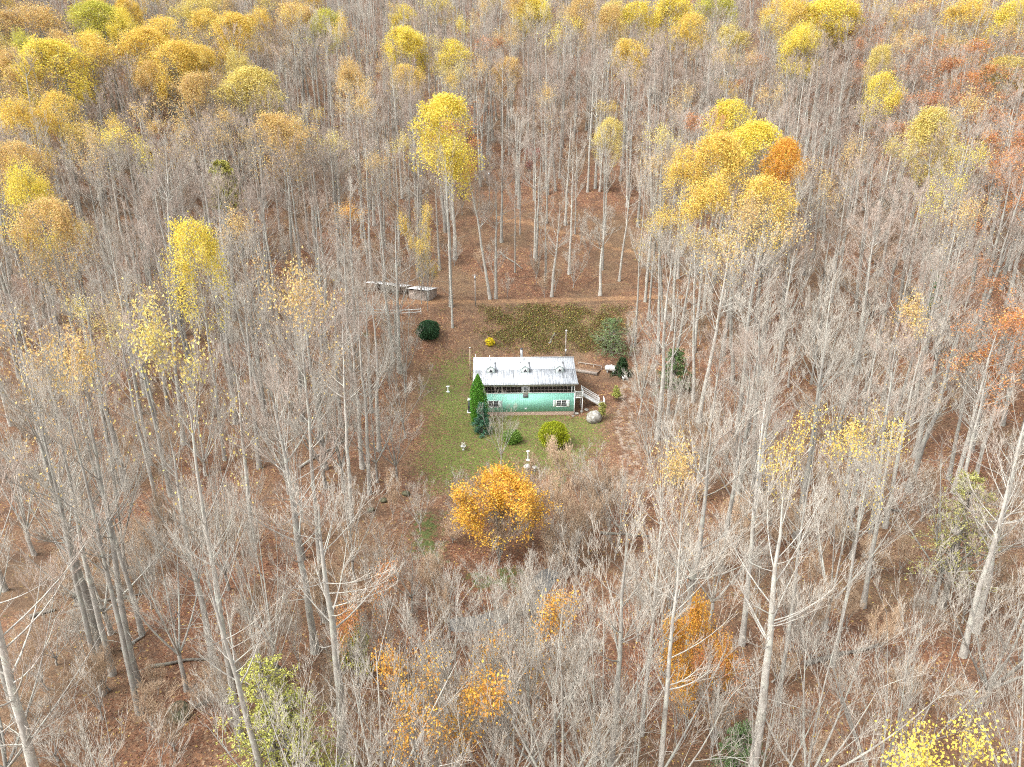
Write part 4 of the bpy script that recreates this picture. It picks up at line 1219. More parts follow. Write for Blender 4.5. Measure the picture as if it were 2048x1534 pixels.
# basement windows with shutters
def window_pair(xc, n=2):
    g = Geo()
    hw = 0.80 if n == 2 else 0.42
    for (a, b_, c0, c1) in ((-hw - 0.08, hw + 0.08, 1.87, 1.96), (-hw - 0.08, hw + 0.08, 0.80, 0.90)): g.box(xc + a, xc + b_, -0.06, -0.001, c0, c1)
    xs = [-hw, 0, hw] if n == 2 else [-hw, hw]
    for q in xs: g.box(xc + q - 0.07, xc + q + 0.07, -0.055, -0.001, 0.901, 1.869)
    win = hpart('window', g, M['white'])
    pn = Geo(); pn.box(-0.095, 0.095, -0.03, -0.018, -0.14, 0.14); pnm = pn.mesh('pane', M['glass'])
    bk = Geo()
    for q in range(len(xs) - 1):
        bk.box(xc + xs[q] + 0.071, xc + xs[q + 1] - 0.071, -0.0175, -0.0165, 0.902, 1.868)
        cx = xc + (xs[q] + xs[q + 1]) / 2
        for i in range(3):
            for j in range(3): link('pane', pnm, win, (cx + (i - 1) * 0.218, 0, 1.385 + (j - 1) * 0.315))
    hpart('sash', bk, M['offwhite'], win)
    sh = Geo(); sh.box(-0.22, 0.22, -0.05, -0.018, 0.80, 1.96)
    for j in range(9): sh.box(-0.16, 0.16, -0.062, -0.051, 0.88 + j * 0.115, 0.95 + j * 0.115)
    shm = sh.mesh('shutter', M['shutter'])
    for s in (-1, 1): link('shutter', shm, house, (xc + s * (hw + 0.32), 0, 0))
window_pair(5.75)
window_pair(-5.05)
g = Geo(); g.box(-0.10, 0.30, -0.03, -0.017, 0.42, 0.66)
for j in range(4): g.box(-0.07, 0.27, -0.045, -0.031, 0.45 + j * 0.05, 0.48 + j * 0.05)
hpart('vent', g, M['shutter'])
# corner boards and roof
for s in (-1, 1):
    g = Geo(); g.box(s * HX - 0.07, s * HX + 0.07, -0.045, 0.10, -0.75, 3.143); hpart('corner_post', g, M['white'])
RX = HX + 0.42
def slab(name, a, b_, mat, ribs=True):
    g = Geo()
    d = np.array(b_) - np.array(a); n_ = np.array((-d[1], d[0])) / np.linalg.norm(d)
    t = -n_ * 0.09
    g.prism([a, b_, (b_[0] + t[0], b_[1] + t[1]), (a[0] + t[0], a[1] + t[1])], 'x', -RX, RX)
    o = hpart(name, g, mat)
    if ribs:
        r = Geo(); x = -RX + 0.02
        while x < RX:
            P = np.array([(x, a[0] + n_[0] * 0.012, a[1] + n_[1] * 0.012), (x, b_[0] + n_[0] * 0.012, b_[1] + n_[1] * 0.012)])
            r.tubes(P, np.array((0.022, 0.022)), 4); x += 0.278
        hpart('standing_seam', r, mat, o)
    return o
slab('porch_roof', EAVE, (BREAK[0] + 0.12, BREAK[1] + 0.02), M['roof_streak'])
slab('upper_roof', (BREAK[0], BREAK[1] + 0.06), (RIDGE[0], RIDGE[1] + 0.02), M['roof_white'])
slab('rear_roof', (RIDGE[0] + 0.02, RIDGE[1] + 0.02), BACK, M['roof_white'])
g = Geo(); g.prism([(6.4, 6.93), (6.6, 7.04), (6.82, 6.95), (6.6, 6.985)], 'x', -RX - 0.02, RX + 0.02); hpart('ridge_cap', g, M['roof_white'])
g = Geo(); g.prism([(-0.62, 4.66), (-0.62, 4.94), (-0.58, 4.90), (-0.04, 4.90), (-0.04, 4.66)], 'x', -RX + 0.02, RX - 0.02); hpart('fascia', g, M['offwhite'])
g = Geo(); g.prism([(-0.75, 4.80), (-0.78, 4.96), (-0.625, 4.96), (-0.625, 4.80)], 'x', -RX - 0.05, RX + 0.05); hpart('gutter', g, M['roof_streak'])
# dormers
for xc in (-5.4, 0.1, 5.65):
    yf, zf = 2.65, roof_z(2.65)
    zr = 6.86; ze = 6.44; hw = 0.60
    yb = RIDGE[0] - (RIDGE[1] - zr) / (RIDGE[1] - BREAK[1]) * (RIDGE[0] - BREAK[0])
    g = Geo()
    g.prism([(xc - hw, zf - 0.05), (xc + hw, zf - 0.05), (xc + hw, ze), (xc, zr - 0.06), (xc - hw, ze)], 'y', yf, 5.2)
    d = hpart('dormer', g, M['shutter'])
    g = Geo()
    for s in (-1, 1):
        a = (xc, zr); b_ = (xc + s * (hw + 0.14), ze - 0.09)
        pts = [a, b_, (b_[0], b_[1] + 0.07), (xc, zr + 0.07)]
        if s < 0: pts = pts[::-1]
        g.prism(pts, 'y', yf - 0.16, yb + 0.1)
    hpart('dormer_roof', g, M['roof_white'], d)
    for s, wd in ((-1, 0.10), (1, 0.26)):  # strips added as painted shade and dirt along the dormer, wider on the right
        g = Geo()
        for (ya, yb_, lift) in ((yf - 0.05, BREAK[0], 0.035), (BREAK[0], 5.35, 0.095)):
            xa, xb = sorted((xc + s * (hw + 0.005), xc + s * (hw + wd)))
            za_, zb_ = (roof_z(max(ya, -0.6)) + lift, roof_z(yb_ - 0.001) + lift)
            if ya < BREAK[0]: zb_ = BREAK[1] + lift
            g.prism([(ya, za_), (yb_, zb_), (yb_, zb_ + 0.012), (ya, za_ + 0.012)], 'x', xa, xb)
        hpart('shade_dirt_strip', g, M['shade_dirt'], d)
    g = Geo(); g.box(xc - 0.33, xc + 0.33, yf - 0.05, yf - 0.001, zf + 0.10, zf + 0.80); hpart('window_frame', g, M['white'], d)
    g = Geo(); g.box(xc - 0.25, xc + 0.25, yf - 0.058, yf - 0.051, zf + 0.17, zf + 0.73); hpart('pane', g, M['glass'], d)
    g = Geo()
    for s in (-1, 1):
        pts = [(xc + s * 0.245, zf + 0.72), (xc + s * 0.01, zf + 0.72), (xc + s * 0.20, zf + 0.30), (xc + s * 0.245, zf + 0.30)]
        if s > 0: pts = pts[::-1]
        g.prism(pts, 'y', yf - 0.062, yf - 0.0585)
    hpart('curtain', g, M['white'], d)
# flue and vent stack
g = Geo(); g.tubes(np.array([(-0.3, 7.3, 6.2), (-0.3, 7.3, 8.1)]), np.array((0.2, 0.2)), 12, cap=True)
fl = hpart('chimney_flue', g, M['metal'], None, True)
g = Geo(); g.lathe([(0.0, 8.42), (0.12, 8.36), (0.27, 8.24), (0.27, 8.2), (0.05, 8.2)], 12, 0, (-0.3, 7.3, 0)); g.tubes(np.array([(-0.3, 7.3, 8.09), (-0.3, 7.3, 8.22)]), np.array((0.12, 0.12)), 8)
hpart('flue_cap', g, M['darkmetal'], fl, True)
g = Geo(); g.tubes(np.array([(-7.9, 7.1, 6.6), (-7.9, 7.1, 7.45)]), np.array((0.05, 0.05)), 8, cap=True); hpart('vent_pipe', g, M['white'])
g = Geo(); g.tubes(np.array([(-5.6, 7.0, 6.6), (-5.6, 7.0, 7.25)]), np.array((0.045, 0.045)), 8, cap=True); hpart('vent_pipe', g, M['white'])
# side deck and stairs
dz, dx0, dx1, dy0, dy1 = 2.42, HX + 0.02, HX + 1.32, 0.05, 2.6
g = Geo(); g.box(dx0, dx1, dy0, dy1, dz - 0.24, dz - 0.05); deck = hpart('deck_frame', g, M['white'])
bd = Geo(); bd.box(dx0, dx1 + 0.04, 0, 0.135, dz - 0.048, dz); bdm = bd.mesh('deck_board', M['deckwood'])
for i in range(17): link('deck_board', bdm, deck, (0, dy0 + i * 0.15, 0))
for (px_, py_) in ((dx1 - 0.06, dy0 + 0.06), (dx1 - 0.06, dy1 - 0.06), (dx0 + 0.1, dy1 - 0.06)):
    g = Geo(); g.box(px_ - 0.055, px_ + 0.055, py_ - 0.055, py_ + 0.055, -0.75, dz - 0.241); hpart('deck_post', g, M['white'])
def rail(name, P, Q, zl, zh, n):
    """railing from P to Q (x, y, deck z) with top and bottom rails and balusters"""
    P = np.array(P, float); Q = np.array(Q, float)
    g = Geo()
    for h_ in (zl, zh):
        g.tubes(np.array([P + (0, 0, h_), Q + (0, 0, h_)]), np.array((0.05, 0.05)), 4)
    for i in range(n):
        p = P + (Q - P) * (i + 0.5) / n
        g.tubes(np.array([p + (0, 0, zl), p + (0, 0, zh)]), np.array((0.022, 0.022)), 4)
    o = hpart(name, g, M['white'])
    for p in (P, Q):
        g = Geo(); g.box(p[0] - 0.05, p[0] + 0.05, p[1] - 0.05, p[1] + 0.05, p[2] - 0.1, p[2] + zh + 0.1); hpart('newel_post', g, M['white'], o)
    return o
rail('railing', (dx0 + 0.1, dy0 + 0.03, dz), (dx1, dy0 + 0.03, dz), 0.12, 0.92, 9)
rail('railing', (dx1, dy0 + 0.1, dz), (dx1, 1.32, dz), 0.12, 0.92, 9)
sx1, szb = HX + 4.15, 0.55
for yy in (1.42, 2.55):
    rail('stair_railing', (dx1 + 0.05, yy, dz), (sx1, yy, szb + 0.15), 0.25, 0.92, 16)
    g = Geo(); a = (dx1, dz - 0.02); b_ = (sx1 + 0.1, szb - 0.1)
    g.prism([(a[0], a[1] - 0.3), (b_[0], b_[1] - 0.25), (b_[0], b_[1] + 0.05), (a[0], a[1])], 'y', yy - 0.03, yy + 0.03); hpart('stringer', g, M['white'])
nst = 10
tg = Geo(); tg.box(0, 0.28, 1.46, 2.51, -0.045, 0); tgm = tg.mesh('stair_tread', M['white'])
for i in range(nst):
    link('stair_tread', tgm, house, (dx1 + 0.05 + i * (sx1 - dx1) / nst, 0, dz - (i + 0.6) * (dz - szb) / nst))
g = Geo(); g.box(sx1, sx1 + 0.95, 1.3, 2.65, szb - 0.75, szb); hpart('stair_landing', g, M['offwhite'])
rail('railing', (sx1 + 0.9, 1.38, szb), (sx1 + 0.9, 2.58, szb), 0.12, 0.85, 8)
# outdoor unit at the left gable
ac = thing('air_conditioner', 'dark boxy outdoor unit with white top beside the left end of the house', 'air conditioner', (-8.75, 1.4, hz(-8.75, 1.4)))
g = Geo(); g.box(-0.42, 0.42, -0.4, 0.4, 0.08, 2.05)
o = link('cabinet', g.mesh('cabinet', M['darkmetal']), ac)
g = Geo(); g.box(-0.48, 0.48, -0.46, 0.46, 2.051, 2.18); link('top_cover', g.mesh('top_cover', M['offwhite']), ac)
g = Geo(); g.box(-0.6, 0.6, -0.6, 0.6, -0.3, 0.079); link('base_pad', g.mesh('base_pad', M['offwhite']), ac)
# boardwalk behind the right gable
bwa, bwb = np.array(gp(1152, 744)), np.array(gp(1196, 752))
bwz = hz(*bwa) + 0.45
bw = thing('boardwalk', 'weathered wooden boardwalk with a low rail running from the right gable', 'boardwalk', (bwa[0], bwa[1] + 1.0, bwz), math.atan2(bwb[1] - bwa[1], bwb[0] - bwa[0]))
pl = Geo(); pl.box(0, 0.19, -1.0, 1.0, -0.05, 0); plm = pl.mesh('plank', simple('leafy_boards', (0.27, 0.185, 0.13), 0.85, 0.3, 4.0))
for i in range(22): link('plank', plm, bw, (0.05 + i * 0.205, 0, 0))
g = Geo(); g.box(0, 4.55, -1.12, -1.002, -0.6, 0.10); link('edge_board', g.mesh('edge_board', M['oldwood']), bw)
g = Geo(); g.box(0, 4.55, 1.03, 1.12, 0.62, 0.76); rl_ = link('rail', g.mesh('rail', M['oldwood']), bw)
for i in range(4):
    g = Geo(); g.box(0.02 + i * 1.48, 0.12 + i * 1.48, 1.03, 1.12, -0.4, 0.618); link('rail_post', g.mesh('rail_post', M['oldwood']), bw)
# ------------------------------------------------------------------ evergreens and shrubs
def lump_fn(rng):
    ph = rng.uniform(0, 6.28, 6)
    return lambda az, s: 1 + 0.09 * np.sin(3 * az + ph[0] + 5 * s) + 0.07 * np.sin(5 * az + ph[1] - 9 * s) + 0.05 * np.sin(9 * az + ph[2] + 14 * s)

def shrub(name, label, cat, x, y, H, W, prof, n, size, tint, seed, group=None, core=True, sink=0.1, up=0.5):
    """dense clipped or natural evergreen: leaf sprays on a body of revolution with an uneven surface"""
    rng = np.random.default_rng(seed)
    root = thing(name, label, cat, (x, y, hz(x, y) - sink), 0, group)
    lf = lump_fn(rng)
    s = rng.uniform(0, 1, n); az = rng.uniform(0, 6.283, n)
    r = W * prof(s) * lf(az, s) * (1 + 0.12 * np.abs(rng.normal(0, 0.6, n))) * rng.uniform(0.80, 1.03, n)
    P = np.column_stack([np.cos(az) * r, np.sin(az) * r, s * H])
    g = Geo(); g.leaves(P, rng.uniform(size * 0.7, size * 1.35, n), rng, up, 0.6)
    f = link('foliage', g.mesh('foliage', M['needle']), root); f.color = (*tint, 1)
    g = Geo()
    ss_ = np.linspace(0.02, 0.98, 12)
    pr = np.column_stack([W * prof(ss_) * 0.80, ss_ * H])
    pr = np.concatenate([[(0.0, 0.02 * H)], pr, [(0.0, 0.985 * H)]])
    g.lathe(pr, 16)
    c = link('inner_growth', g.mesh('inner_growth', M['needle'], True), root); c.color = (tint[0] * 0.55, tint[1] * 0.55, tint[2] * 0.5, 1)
    g = Geo(); g.tubes(np.array([(0, 0, -0.4), (0, 0, 0.6 * H)]), np.array((0.09, 0.04)), 6); link('trunk', g.mesh('trunk', M['bark_dark'], True), root)
    return root

def conifer(name, label, cat, x, y, H, W, tint, seed, dens=1.0, droop=-0.15, base=0.08, size=0.22, group=None, pw=0.75):
    rng = np.random.default_rng(seed)
    root = thing(name, label, cat, (x, y, hz(x, y)), 0, group)
    g = Geo(); g.tubes(np.array([(0, 0, -0.5), (0.05, 0, H * 0.5), (0, 0.03, H * 0.99)]), np.array((0.02 * H, 0.012 * H, 0.01)), 7)
    nb = int(H * 7 * dens + 14)
    s = np.sort(rng.uniform(base, 0.98, nb)); az = np.arange(nb) * 2.4 + rng.normal(0, 0.4, nb)
    L = W * (1 - s) ** pw * rng.uniform(0.5, 1.15, nb) + 0.15
    p0 = np.column_stack([np.zeros(nb), np.zeros(nb), s * H])
    p2 = p0 + np.column_stack([np.cos(az) * L, np.sin(az) * L, L * (droop + rng.normal(0, 0.1, nb))])
    p1 = p0 + np.column_stack([np.cos(az) * L * 0.5, np.sin(az) * L * 0.5, L * 0.12])
    c = (p0, p1, p2, np.full(nb, 0.03) + 0.004 * H, L)
    curve_tubes(g, c, 4, 4, 0.3)
    link('trunk', g.mesh('trunk', M['bark_dark'], True), root)
    sec = offspring(rng, c, 7, 0.15, 0.75, 0.75, 0.0, 0.35, 0.25, 1.4, 0.4)
    g = Geo(); curve_tubes(g, sec, 2, 3, 0.4); link('crown', g.mesh('crown', M['twig_russet']), root)
    k = 11
    ii = np.repeat(np.arange(len(sec[0])), k); t = rng.uniform(0.05, 1.05, len(ii))
    P = bez(sec[0][ii], sec[1][ii], sec[2][ii], t) + rng.normal(0, 0.09, (len(ii), 3))
    ii = np.repeat(np.arange(nb), 14); t = rng.uniform(0.2, 1.0, len(ii))
    P = np.concatenate([P, bez(p0[ii], p1[ii], p2[ii], t) + rng.normal(0, 0.08, (len(ii), 3))])
    g = Geo(); g.leaves(P, rng.uniform(size * 0.7, size * 1.4, len(P)), rng, 0.6, 0.45)
    f = link('foliage', g.mesh('foliage', M['needle']), root); f.color = (*tint, 1)
    return root

cone = lambda s: np.where(s < 0.35, 0.80 + 0.57 * s, np.clip(1.0 - ((s - 0.35) / 0.66) ** 2.2, 0.03, 1))
ball = lambda s: np.sqrt(np.clip(1 - (2 * np.clip(s, 0.02, 0.995) - 0.92) ** 2 / 1.17, 0.02, 1))
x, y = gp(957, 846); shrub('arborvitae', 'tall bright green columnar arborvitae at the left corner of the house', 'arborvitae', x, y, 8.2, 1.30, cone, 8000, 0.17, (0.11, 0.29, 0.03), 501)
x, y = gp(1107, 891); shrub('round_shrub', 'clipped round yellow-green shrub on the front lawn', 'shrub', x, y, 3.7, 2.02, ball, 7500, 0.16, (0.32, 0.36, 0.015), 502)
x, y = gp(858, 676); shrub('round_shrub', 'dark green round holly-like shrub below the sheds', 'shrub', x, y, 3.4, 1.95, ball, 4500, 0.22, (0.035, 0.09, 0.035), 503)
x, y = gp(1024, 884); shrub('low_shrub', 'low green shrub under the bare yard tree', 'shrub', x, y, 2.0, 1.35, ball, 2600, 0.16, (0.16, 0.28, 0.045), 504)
x, y = gp(964, 868); conifer('spruce', 'bluish green spruce in front of the arborvitae', 'spruce', x, y, 4.9, 1.75, (0.075, 0.19, 0.11), 505, 2.2, -0.02, 0.03, 0.20)
x, y = gp(1222, 712); conifer('hemlock', 'green hemlock under bare branches right of the bank', 'hemlock', x, y, 6.8, 4.0, (0.19, 0.27, 0.11), 506, 1.3, 0.1, 0.03, 0.22, None, 0.35)
x, y = gp(1243, 752); conifer('hemlock', 'dark low hemlock bush behind the white tank', 'hemlock', x, y, 3.4, 1.9, (0.035, 0.075, 0.025), 507, 2.4, -0.1, 0.02, 0.22)
x, y = gp(1887, 540, 9.5); conifer('hemlock', 'small green hemlock among trunks on the right slope', 'hemlock', x, y, 9.5, 3.0, (0.10, 0.28, 0.05), 508, 0.9, -0.12, 0.05, 0.25)
x, y = gp(1352, 700, 7.0); conifer('hemlock', 'dark green hemlock behind the bare tree beside the drive', 'hemlock', x, y, 7.0, 3.2, (0.11, 0.19, 0.06), 509, 1.2, 0.05, 0.03, 0.24, None, 0.4)
x, y = gp(440, 318, 22); conifer('pine', 'yellow-green pine standing among bare trees in the left woods', 'pine', x, y, 22, 5.0, (0.52, 0.50, 0.13), 510, 0.8, 0.05, 0.55, 0.36, None, 0.4)
x, y = gp(520, 1318, 13); conifer('hemlock', 'yellow-green feathery hemlock at the bottom left of centre', 'hemlock', x, y, 13, 4.2, (0.55, 0.55, 0.13), 511, 0.8, 0.12, 0.05, 0.17, None, 0.42)
x, y = gp(560, 1370, 11); conifer('hemlock', 'lower yellow-green hemlock leaning on the feathery one', 'hemlock', x, y, 10, 4.2, (0.54, 0.56, 0.13), 512, 0.9, 0.12, 0.05, 0.17, None, 0.35)
x, y = gp(1950, 950, 15); conifer('larch', 'yellow-green larch near the right edge', 'larch', x, y, 15, 4.4, (0.45, 0.44, 0.14), 513, 0.6, 0.1, 0.15, 0.19, None, 0.4)
x, y = gp(1488, 1450, 6); conifer('hemlock', 'dark green hemlock below bare trunks at the bottom right', 'hemlock', x, y, 6, 2.0, (0.12, 0.19, 0.07), 514, 0.9, 0.0, 0.05, 0.18, None, 0.4)
x, y = gp(700, 1235, 6); conifer('sapling', 'small yellow-green leafy sapling left of the creek bend', 'sapling', x, y, 6, 2.0, (0.5, 0.5, 0.08), 515, 1.2, 0.2, 0.1, 0.22)
x, y = gp(1002, 940); plant('vase1', x, y, 11.5, 3.0, 'bare_tree', 'two-stemmed bare yard tree on the front lawn', 'bare tree', 'bare trees of the autumn woods', lean=(0, 0), rz=0.5)
x, y = gp(1262, 712); plant('vase0', x, y, 8.5, 4.2, 'bare_tree', 'leaning grey bare tree over the green hemlock', 'bare tree', 'bare trees of the autumn woods', lean=(0.0, R(-14)), rz=1.5)
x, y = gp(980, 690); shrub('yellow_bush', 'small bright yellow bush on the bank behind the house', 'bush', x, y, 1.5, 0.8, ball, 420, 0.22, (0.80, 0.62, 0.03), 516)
x, y = gp(1232, 800); conifer('sapling', 'thin green leafy sapling right of the stairs', 'sapling', x, y, 2.2, 0.9, (0.36, 0.38, 0.09), 517, 0.45, 0.3, 0.2, 0.2)
x, y = gp(1203, 838); conifer('sapling', 'thin green leafy sapling behind the boulder', 'sapling', x, y, 2.6, 0.8, (0.34, 0.34, 0.09), 518, 0.4, 0.3, 0.2, 0.2)

# ------------------------------------------------------------------ rocks
def rock(name, label, x, y, sx, sy, sz, seed, rz=0.0, group=None, mat='rock'):
    rng = np.random.default_rng(seed)
    nu, nv = 18, 12
    th = np.arange(nu) * 2 * PI / nu; ph = np.linspace(0.04, PI - 0.04, nv)
    D = np.stack([np.outer(np.sin(ph), np.cos(th)), np.outer(np.sin(ph), np.sin(th)), np.outer(np.cos(ph), np.ones(nu))], -1)
    r = np.ones(D.shape[:2])
    for i in range(7):
        d = unit(rng.normal(size=3)); r = np.minimum(r, rng.uniform(0.74, 0.97) / np.maximum(D @ d, 0.25))
    r = r * (1 + 0.03 * rng.normal(size=r.shape))
    V = (D * np.clip(r, 0.5, 1.1)[..., None] * np.array((sx, sy, sz))).reshape(-1, 3)
    g = Geo(); idx = np.arange(nu * nv).reshape(nv, nu)
    A = idx[:-1]; B = np.roll(A, -1, 1); C = idx[1:]; Dd = np.roll(C, -1, 1)
    g.add(V, np.stack([A, C, Dd, B], -1).reshape(-1, 4))
    g.f.append((idx[0:1, :], 0)); g.f.append((idx[-1:, ::-1], 0))
    o = link(name, g.mesh(name, M[mat], False), None, (x, y, hz(x, y) + sz * 0.55), (0, 0, rz))
    return tag(o, label, 'rock', group)
m, nt, b = newmat('lichen_rock')
tc = node(nt, 'ShaderNodeTexCoord')
c = rampn(nt, noise(nt, 2.2, 6, 0.7, tc.outputs['Object']), [(0.3, (0.13, 0.115, 0.095)), (0.5, (0.27, 0.255, 0.22)), (0.62, (0.42, 0.42, 0.39)), (0.75, (0.52, 0.53, 0.51))])
nt.links.new(c, b.inputs['Base Color']); b.inputs['Roughness'].default_value = 0.95
bump(nt, b, noise(nt, 5, 6, 0.7, tc.outputs['Object']), 0.6, 0.12)
M['rock'] = m
M['mossrock'] = simple('mossy_rock', (0.12, 0.115, 0.07), 0.95, 0.5, 2.5)
x, y = gp(1188, 843); rock('boulder', 'big lichen-spotted grey boulder right of the front lawn', x, y, 1.25, 1.05, 1.15, 601, 0.4)
for i, (px, py, s, lab) in enumerate([(1153, 829, 0.34, 'pale stone at the foot of the deck post'), (1146, 833, 0.22, 'small stone left of the deck post foot'), (1163, 824, 0.30, 'small stone under the side deck'),
                                     (1173, 822, 0.36, 'flat stone between deck and boulder'), (812, 990, 0.5, 'dark rock at the creek head'), (768, 1004, 0.45, 'rock on the left bank of the creek'), (742, 1022, 0.4, 'rock lower on the left bank of the creek'),
                                     (545, 1362, 1.2, 'mossy boulder beside the yellow-green hemlock'), (360, 1432, 1.0, 'mossy boulder in the leaf litter, bottom left')]):
    x, y = gp(px, py); rock('stone' if i < 4 else 'boulder', lab, x, y, s * 1.2, s, s * 0.7, 610 + i, i * 0.7, 'stones by the house' if i < 4 else 'boulders in the woods', 'rock' if i < 4 else 'mossrock')

# ------------------------------------------------------------------ yard things
def white_tank():
    x, y = gp(1221, 746)
    t = thing('propane_tank', 'weathered white horizontal fuel tank beside the hemlock bush', 'tank', (x, y, hz(x, y)), R(-20))
    g = Geo()
    n = 9; L, r = 0.72, 0.52
    prof = [(r * math.sin(a), -L - r * 0.7 * math.cos(a)) for a in np.linspace(0.0, PI / 2, 6)] + [(r * math.sin(a), L + r * 0.7 * math.cos(a)) for a in np.linspace(PI / 2, 0.0, 6)]
    g.lathe(prof, 18)
    o = link('tank_body', g.mesh('tank_body', simple('tank_paint', (0.60, 0.60, 0.57), 0.5, 0.25, 2.5), True), t, (0, 0, 0.92), (0, PI / 2, 0))
    g = Geo(); g.lathe([(0.0, 0.18), (0.15, 0.15), (0.2, 0.0)], 12); link('valve_dome', g.mesh('valve_dome', M['offwhite'], True), t, (0.1, 0, 1.42))
    for sx in (-0.55, 0.55):
        for sy in (-0.3, 0.3):
            g = Geo(); g.box(sx - 0.06, sx + 0.06, sy - 0.05, sy + 0.05, -0.2, 0.55); link('leg', g.mesh('leg', M['offwhite']), t)
white_tank()

def chair(px, py, rz, label):
    x, y = gp(px, py)
    t = thing('garden_chair', label, 'chair', (x, y, hz(x, y)), rz)
    g = Geo(); g.box(-0.28, 0.28, -0.26, 0.26, 0.40, 0.45); link('seat', g.mesh('seat', M['white']), t)
    g = Geo()
    for i in range(5): g.box(-0.26 + i * 0.11, -0.18 + i * 0.11, 0.24, 0.28, 0.451, 0.98 - 0.03 * abs(i - 2))
    g.box(-0.28, 0.28, 0.235, 0.285, 0.93, 1.02); link('backrest', g.mesh('backrest', M['white']), t)
    for s in (-1, 1):
        g = Geo(); g.box(s * 0.31 - 0.03, s * 0.31 + 0.03, -0.26, 0.28, 0.62, 0.67); link('armrest', g.mesh('armrest', M['white']), t)
        for yy, top in ((-0.24, 0.619), (0.26, 0.619)):
            g = Geo(); g.box(s * 0.31 - 0.03, s * 0.31 + 0.03, yy - 0.03, yy + 0.03, -0.05, top); link('leg', g.mesh('leg', M['white']), t)
chair(1249, 761, R(200), 'white plastic garden chair at the top of the gravel drive')

def birdbath(px, py, hh, label, bowl=0.36):
    x, y = gp(px, py)
    t = thing('birdbath', label, 'birdbath', (x, y, hz(x, y)))
    g = Geo(); g.lathe([(0.0, -0.1), (0.30, -0.1), (0.30, 0.06), (0.2, 0.14), (0.14, 0.15)], 14); link('base', g.mesh('base', M['white'], True), t)
    g = Geo(); g.lathe([(0.13, 0.13), (0.10, 0.3), (0.085, hh * 0.6), (0.13, hh * 0.9), (0.15, hh)], 12); link('pedestal', g.mesh('pedestal', M['white'], True), t)
    g = Geo(); g.lathe([(0.1, hh - 0.02), (bowl * 0.8, hh + 0.05), (bowl, hh + 0.16), (bowl * 0.92, hh + 0.16), (bowl * 0.5, hh + 0.08), (0.0, hh + 0.06)], 16); link('bowl', g.mesh('bowl', M['white'], True), t)
birdbath(896, 784, 0.85, 'white birdbath on the leafy lawn left of the house', 0.30)
birdbath(1056, 921, 1.25, 'tall slim white birdbath at the lower edge of the lawn', 0.26)

def planter(px, py):
    x, y = gp(px, py)
    t = thing('planter', 'small white garden planter with pale flowers on the left lawn', 'planter', (x, y, hz(x, y)))
    g = Geo(); g.lathe([(0.0, -0.05), (0.2, -0.05), (0.12, 0.15), (0.15, 0.3), (0.34, 0.62), (0.38, 0.62), (0.36, 0.68), (0.30, 0.6), (0.0, 0.55)], 14); link('urn', g.mesh('urn', M['white'], True), t)
    rng = np.random.default_rng(5); P = rng.normal(0, 0.2, (90, 3)) + (0, 0, 0.85)
    g = Geo(); g.leaves(P, rng.uniform(0.1, 0.2, 90), rng, 0.4); f = link('flowers', g.mesh('flowers', M['needle']), t); f.color = (0.62, 0.60, 0.52, 1)
planter(927, 901)
for (px, py, s, lab) in ((1054, 943, 1.0, 'larger stone mushroom ornament below the tall birdbath'), (1069, 942, 0.75, 'smaller stone mushroom ornament below the tall birdbath')):
    x, y = gp(px, py)
    t = thing('stone_mushroom', lab, 'ornament', (x, y, hz(x, y)), 0, 'stone mushrooms')
    g = Geo(); g.lathe([(0.2 * s, -0.1), (0.16 * s, 0.3 * s), (0.2 * s, 0.62 * s)], 10); link('stalk', g.mesh('stalk', M['rock_pale'] if 'rock_pale' in M else M['offwhite'], True), t)
    g = Geo(); g.lathe([(0.0, 0.55 * s), (0.42 * s, 0.55 * s), (0.5 * s, 0.66 * s), (0.42 * s, 0.88 * s), (0.22 * s, 1.02 * s), (0.0, 1.06 * s)], 14); link('cap', g.mesh('cap', M['offwhite'], True), t)

def pole(px, py, hh, r, mat, label, extra=None):
    x, y = gp(px, py)
    t = thing('utility_pole', label, 'pole', (x, y, hz(x, y)))
    g = Geo(); g.tubes(np.array([(0, 0, -0.8), (0.0, 0, hh)]), np.array((r * 1.15, r * 0.85)), 9, cap=True); link('post', g.mesh('post', mat, True), t)
    if extra == 'box':
        g = Geo(); g.box(-0.16, 0.16, -0.34, -0.13, hh - 1.0, hh - 0.35); link('junction_box', g.mesh('junction_box', M['metal']), t)
        g = Geo(); g.box(-0.5, 0.5, -0.06, 0.06, hh - 0.28, hh - 0.16); link('crossarm', g.mesh('crossarm', mat), t)
    if extra == 'lamp':
        g = Geo(); g.tubes(np.array([(0, -0.1, hh - 0.15), (0.0, -0.6, hh + 0.05)]), np.array((0.03, 0.03)), 6); link('lamp_arm', g.mesh('lamp_arm', M['metal']), t)
        g = Geo(); g.lathe([(0.0, 0.1), (0.12, 0.08), (0.2, -0.06), (0.1, -0.16), (0.0, -0.18)], 12); link('lamp_head', g.mesh('lamp_head', M['white'], True), t, (0, -0.65, hh + 0.02))
        g = Geo(); g.box(-0.14, 0.14, -0.28, -0.12, 0.9, 1.35); link('meter_box', g.mesh('meter_box', M['white']), t)
    if extra == 'cap':
        g = Geo(); g.box(-0.14, 0.14, -0.16, 0.16, hh, hh + 0.06); link('cap', g.mesh('cap', M['white']), t)
pole(941, 759, 5.9, 0.11, M['polewood'], 'tan wooden pole beside the left end of the house roof', 'cap')
pole(951, 612, 6.2, 0.12, M['greypole'], 'grey wooden pole on the woods road above the bank', 'box')
pole(1131, 712, 5.0, 0.10, M['greypole'], 'grey pole with a white lamp behind the right end of the roof', 'lamp')
pole(979, 418, 9.0, 0.13, M['greypole'], 'tall grey pole at the head of the upper track', 'box')

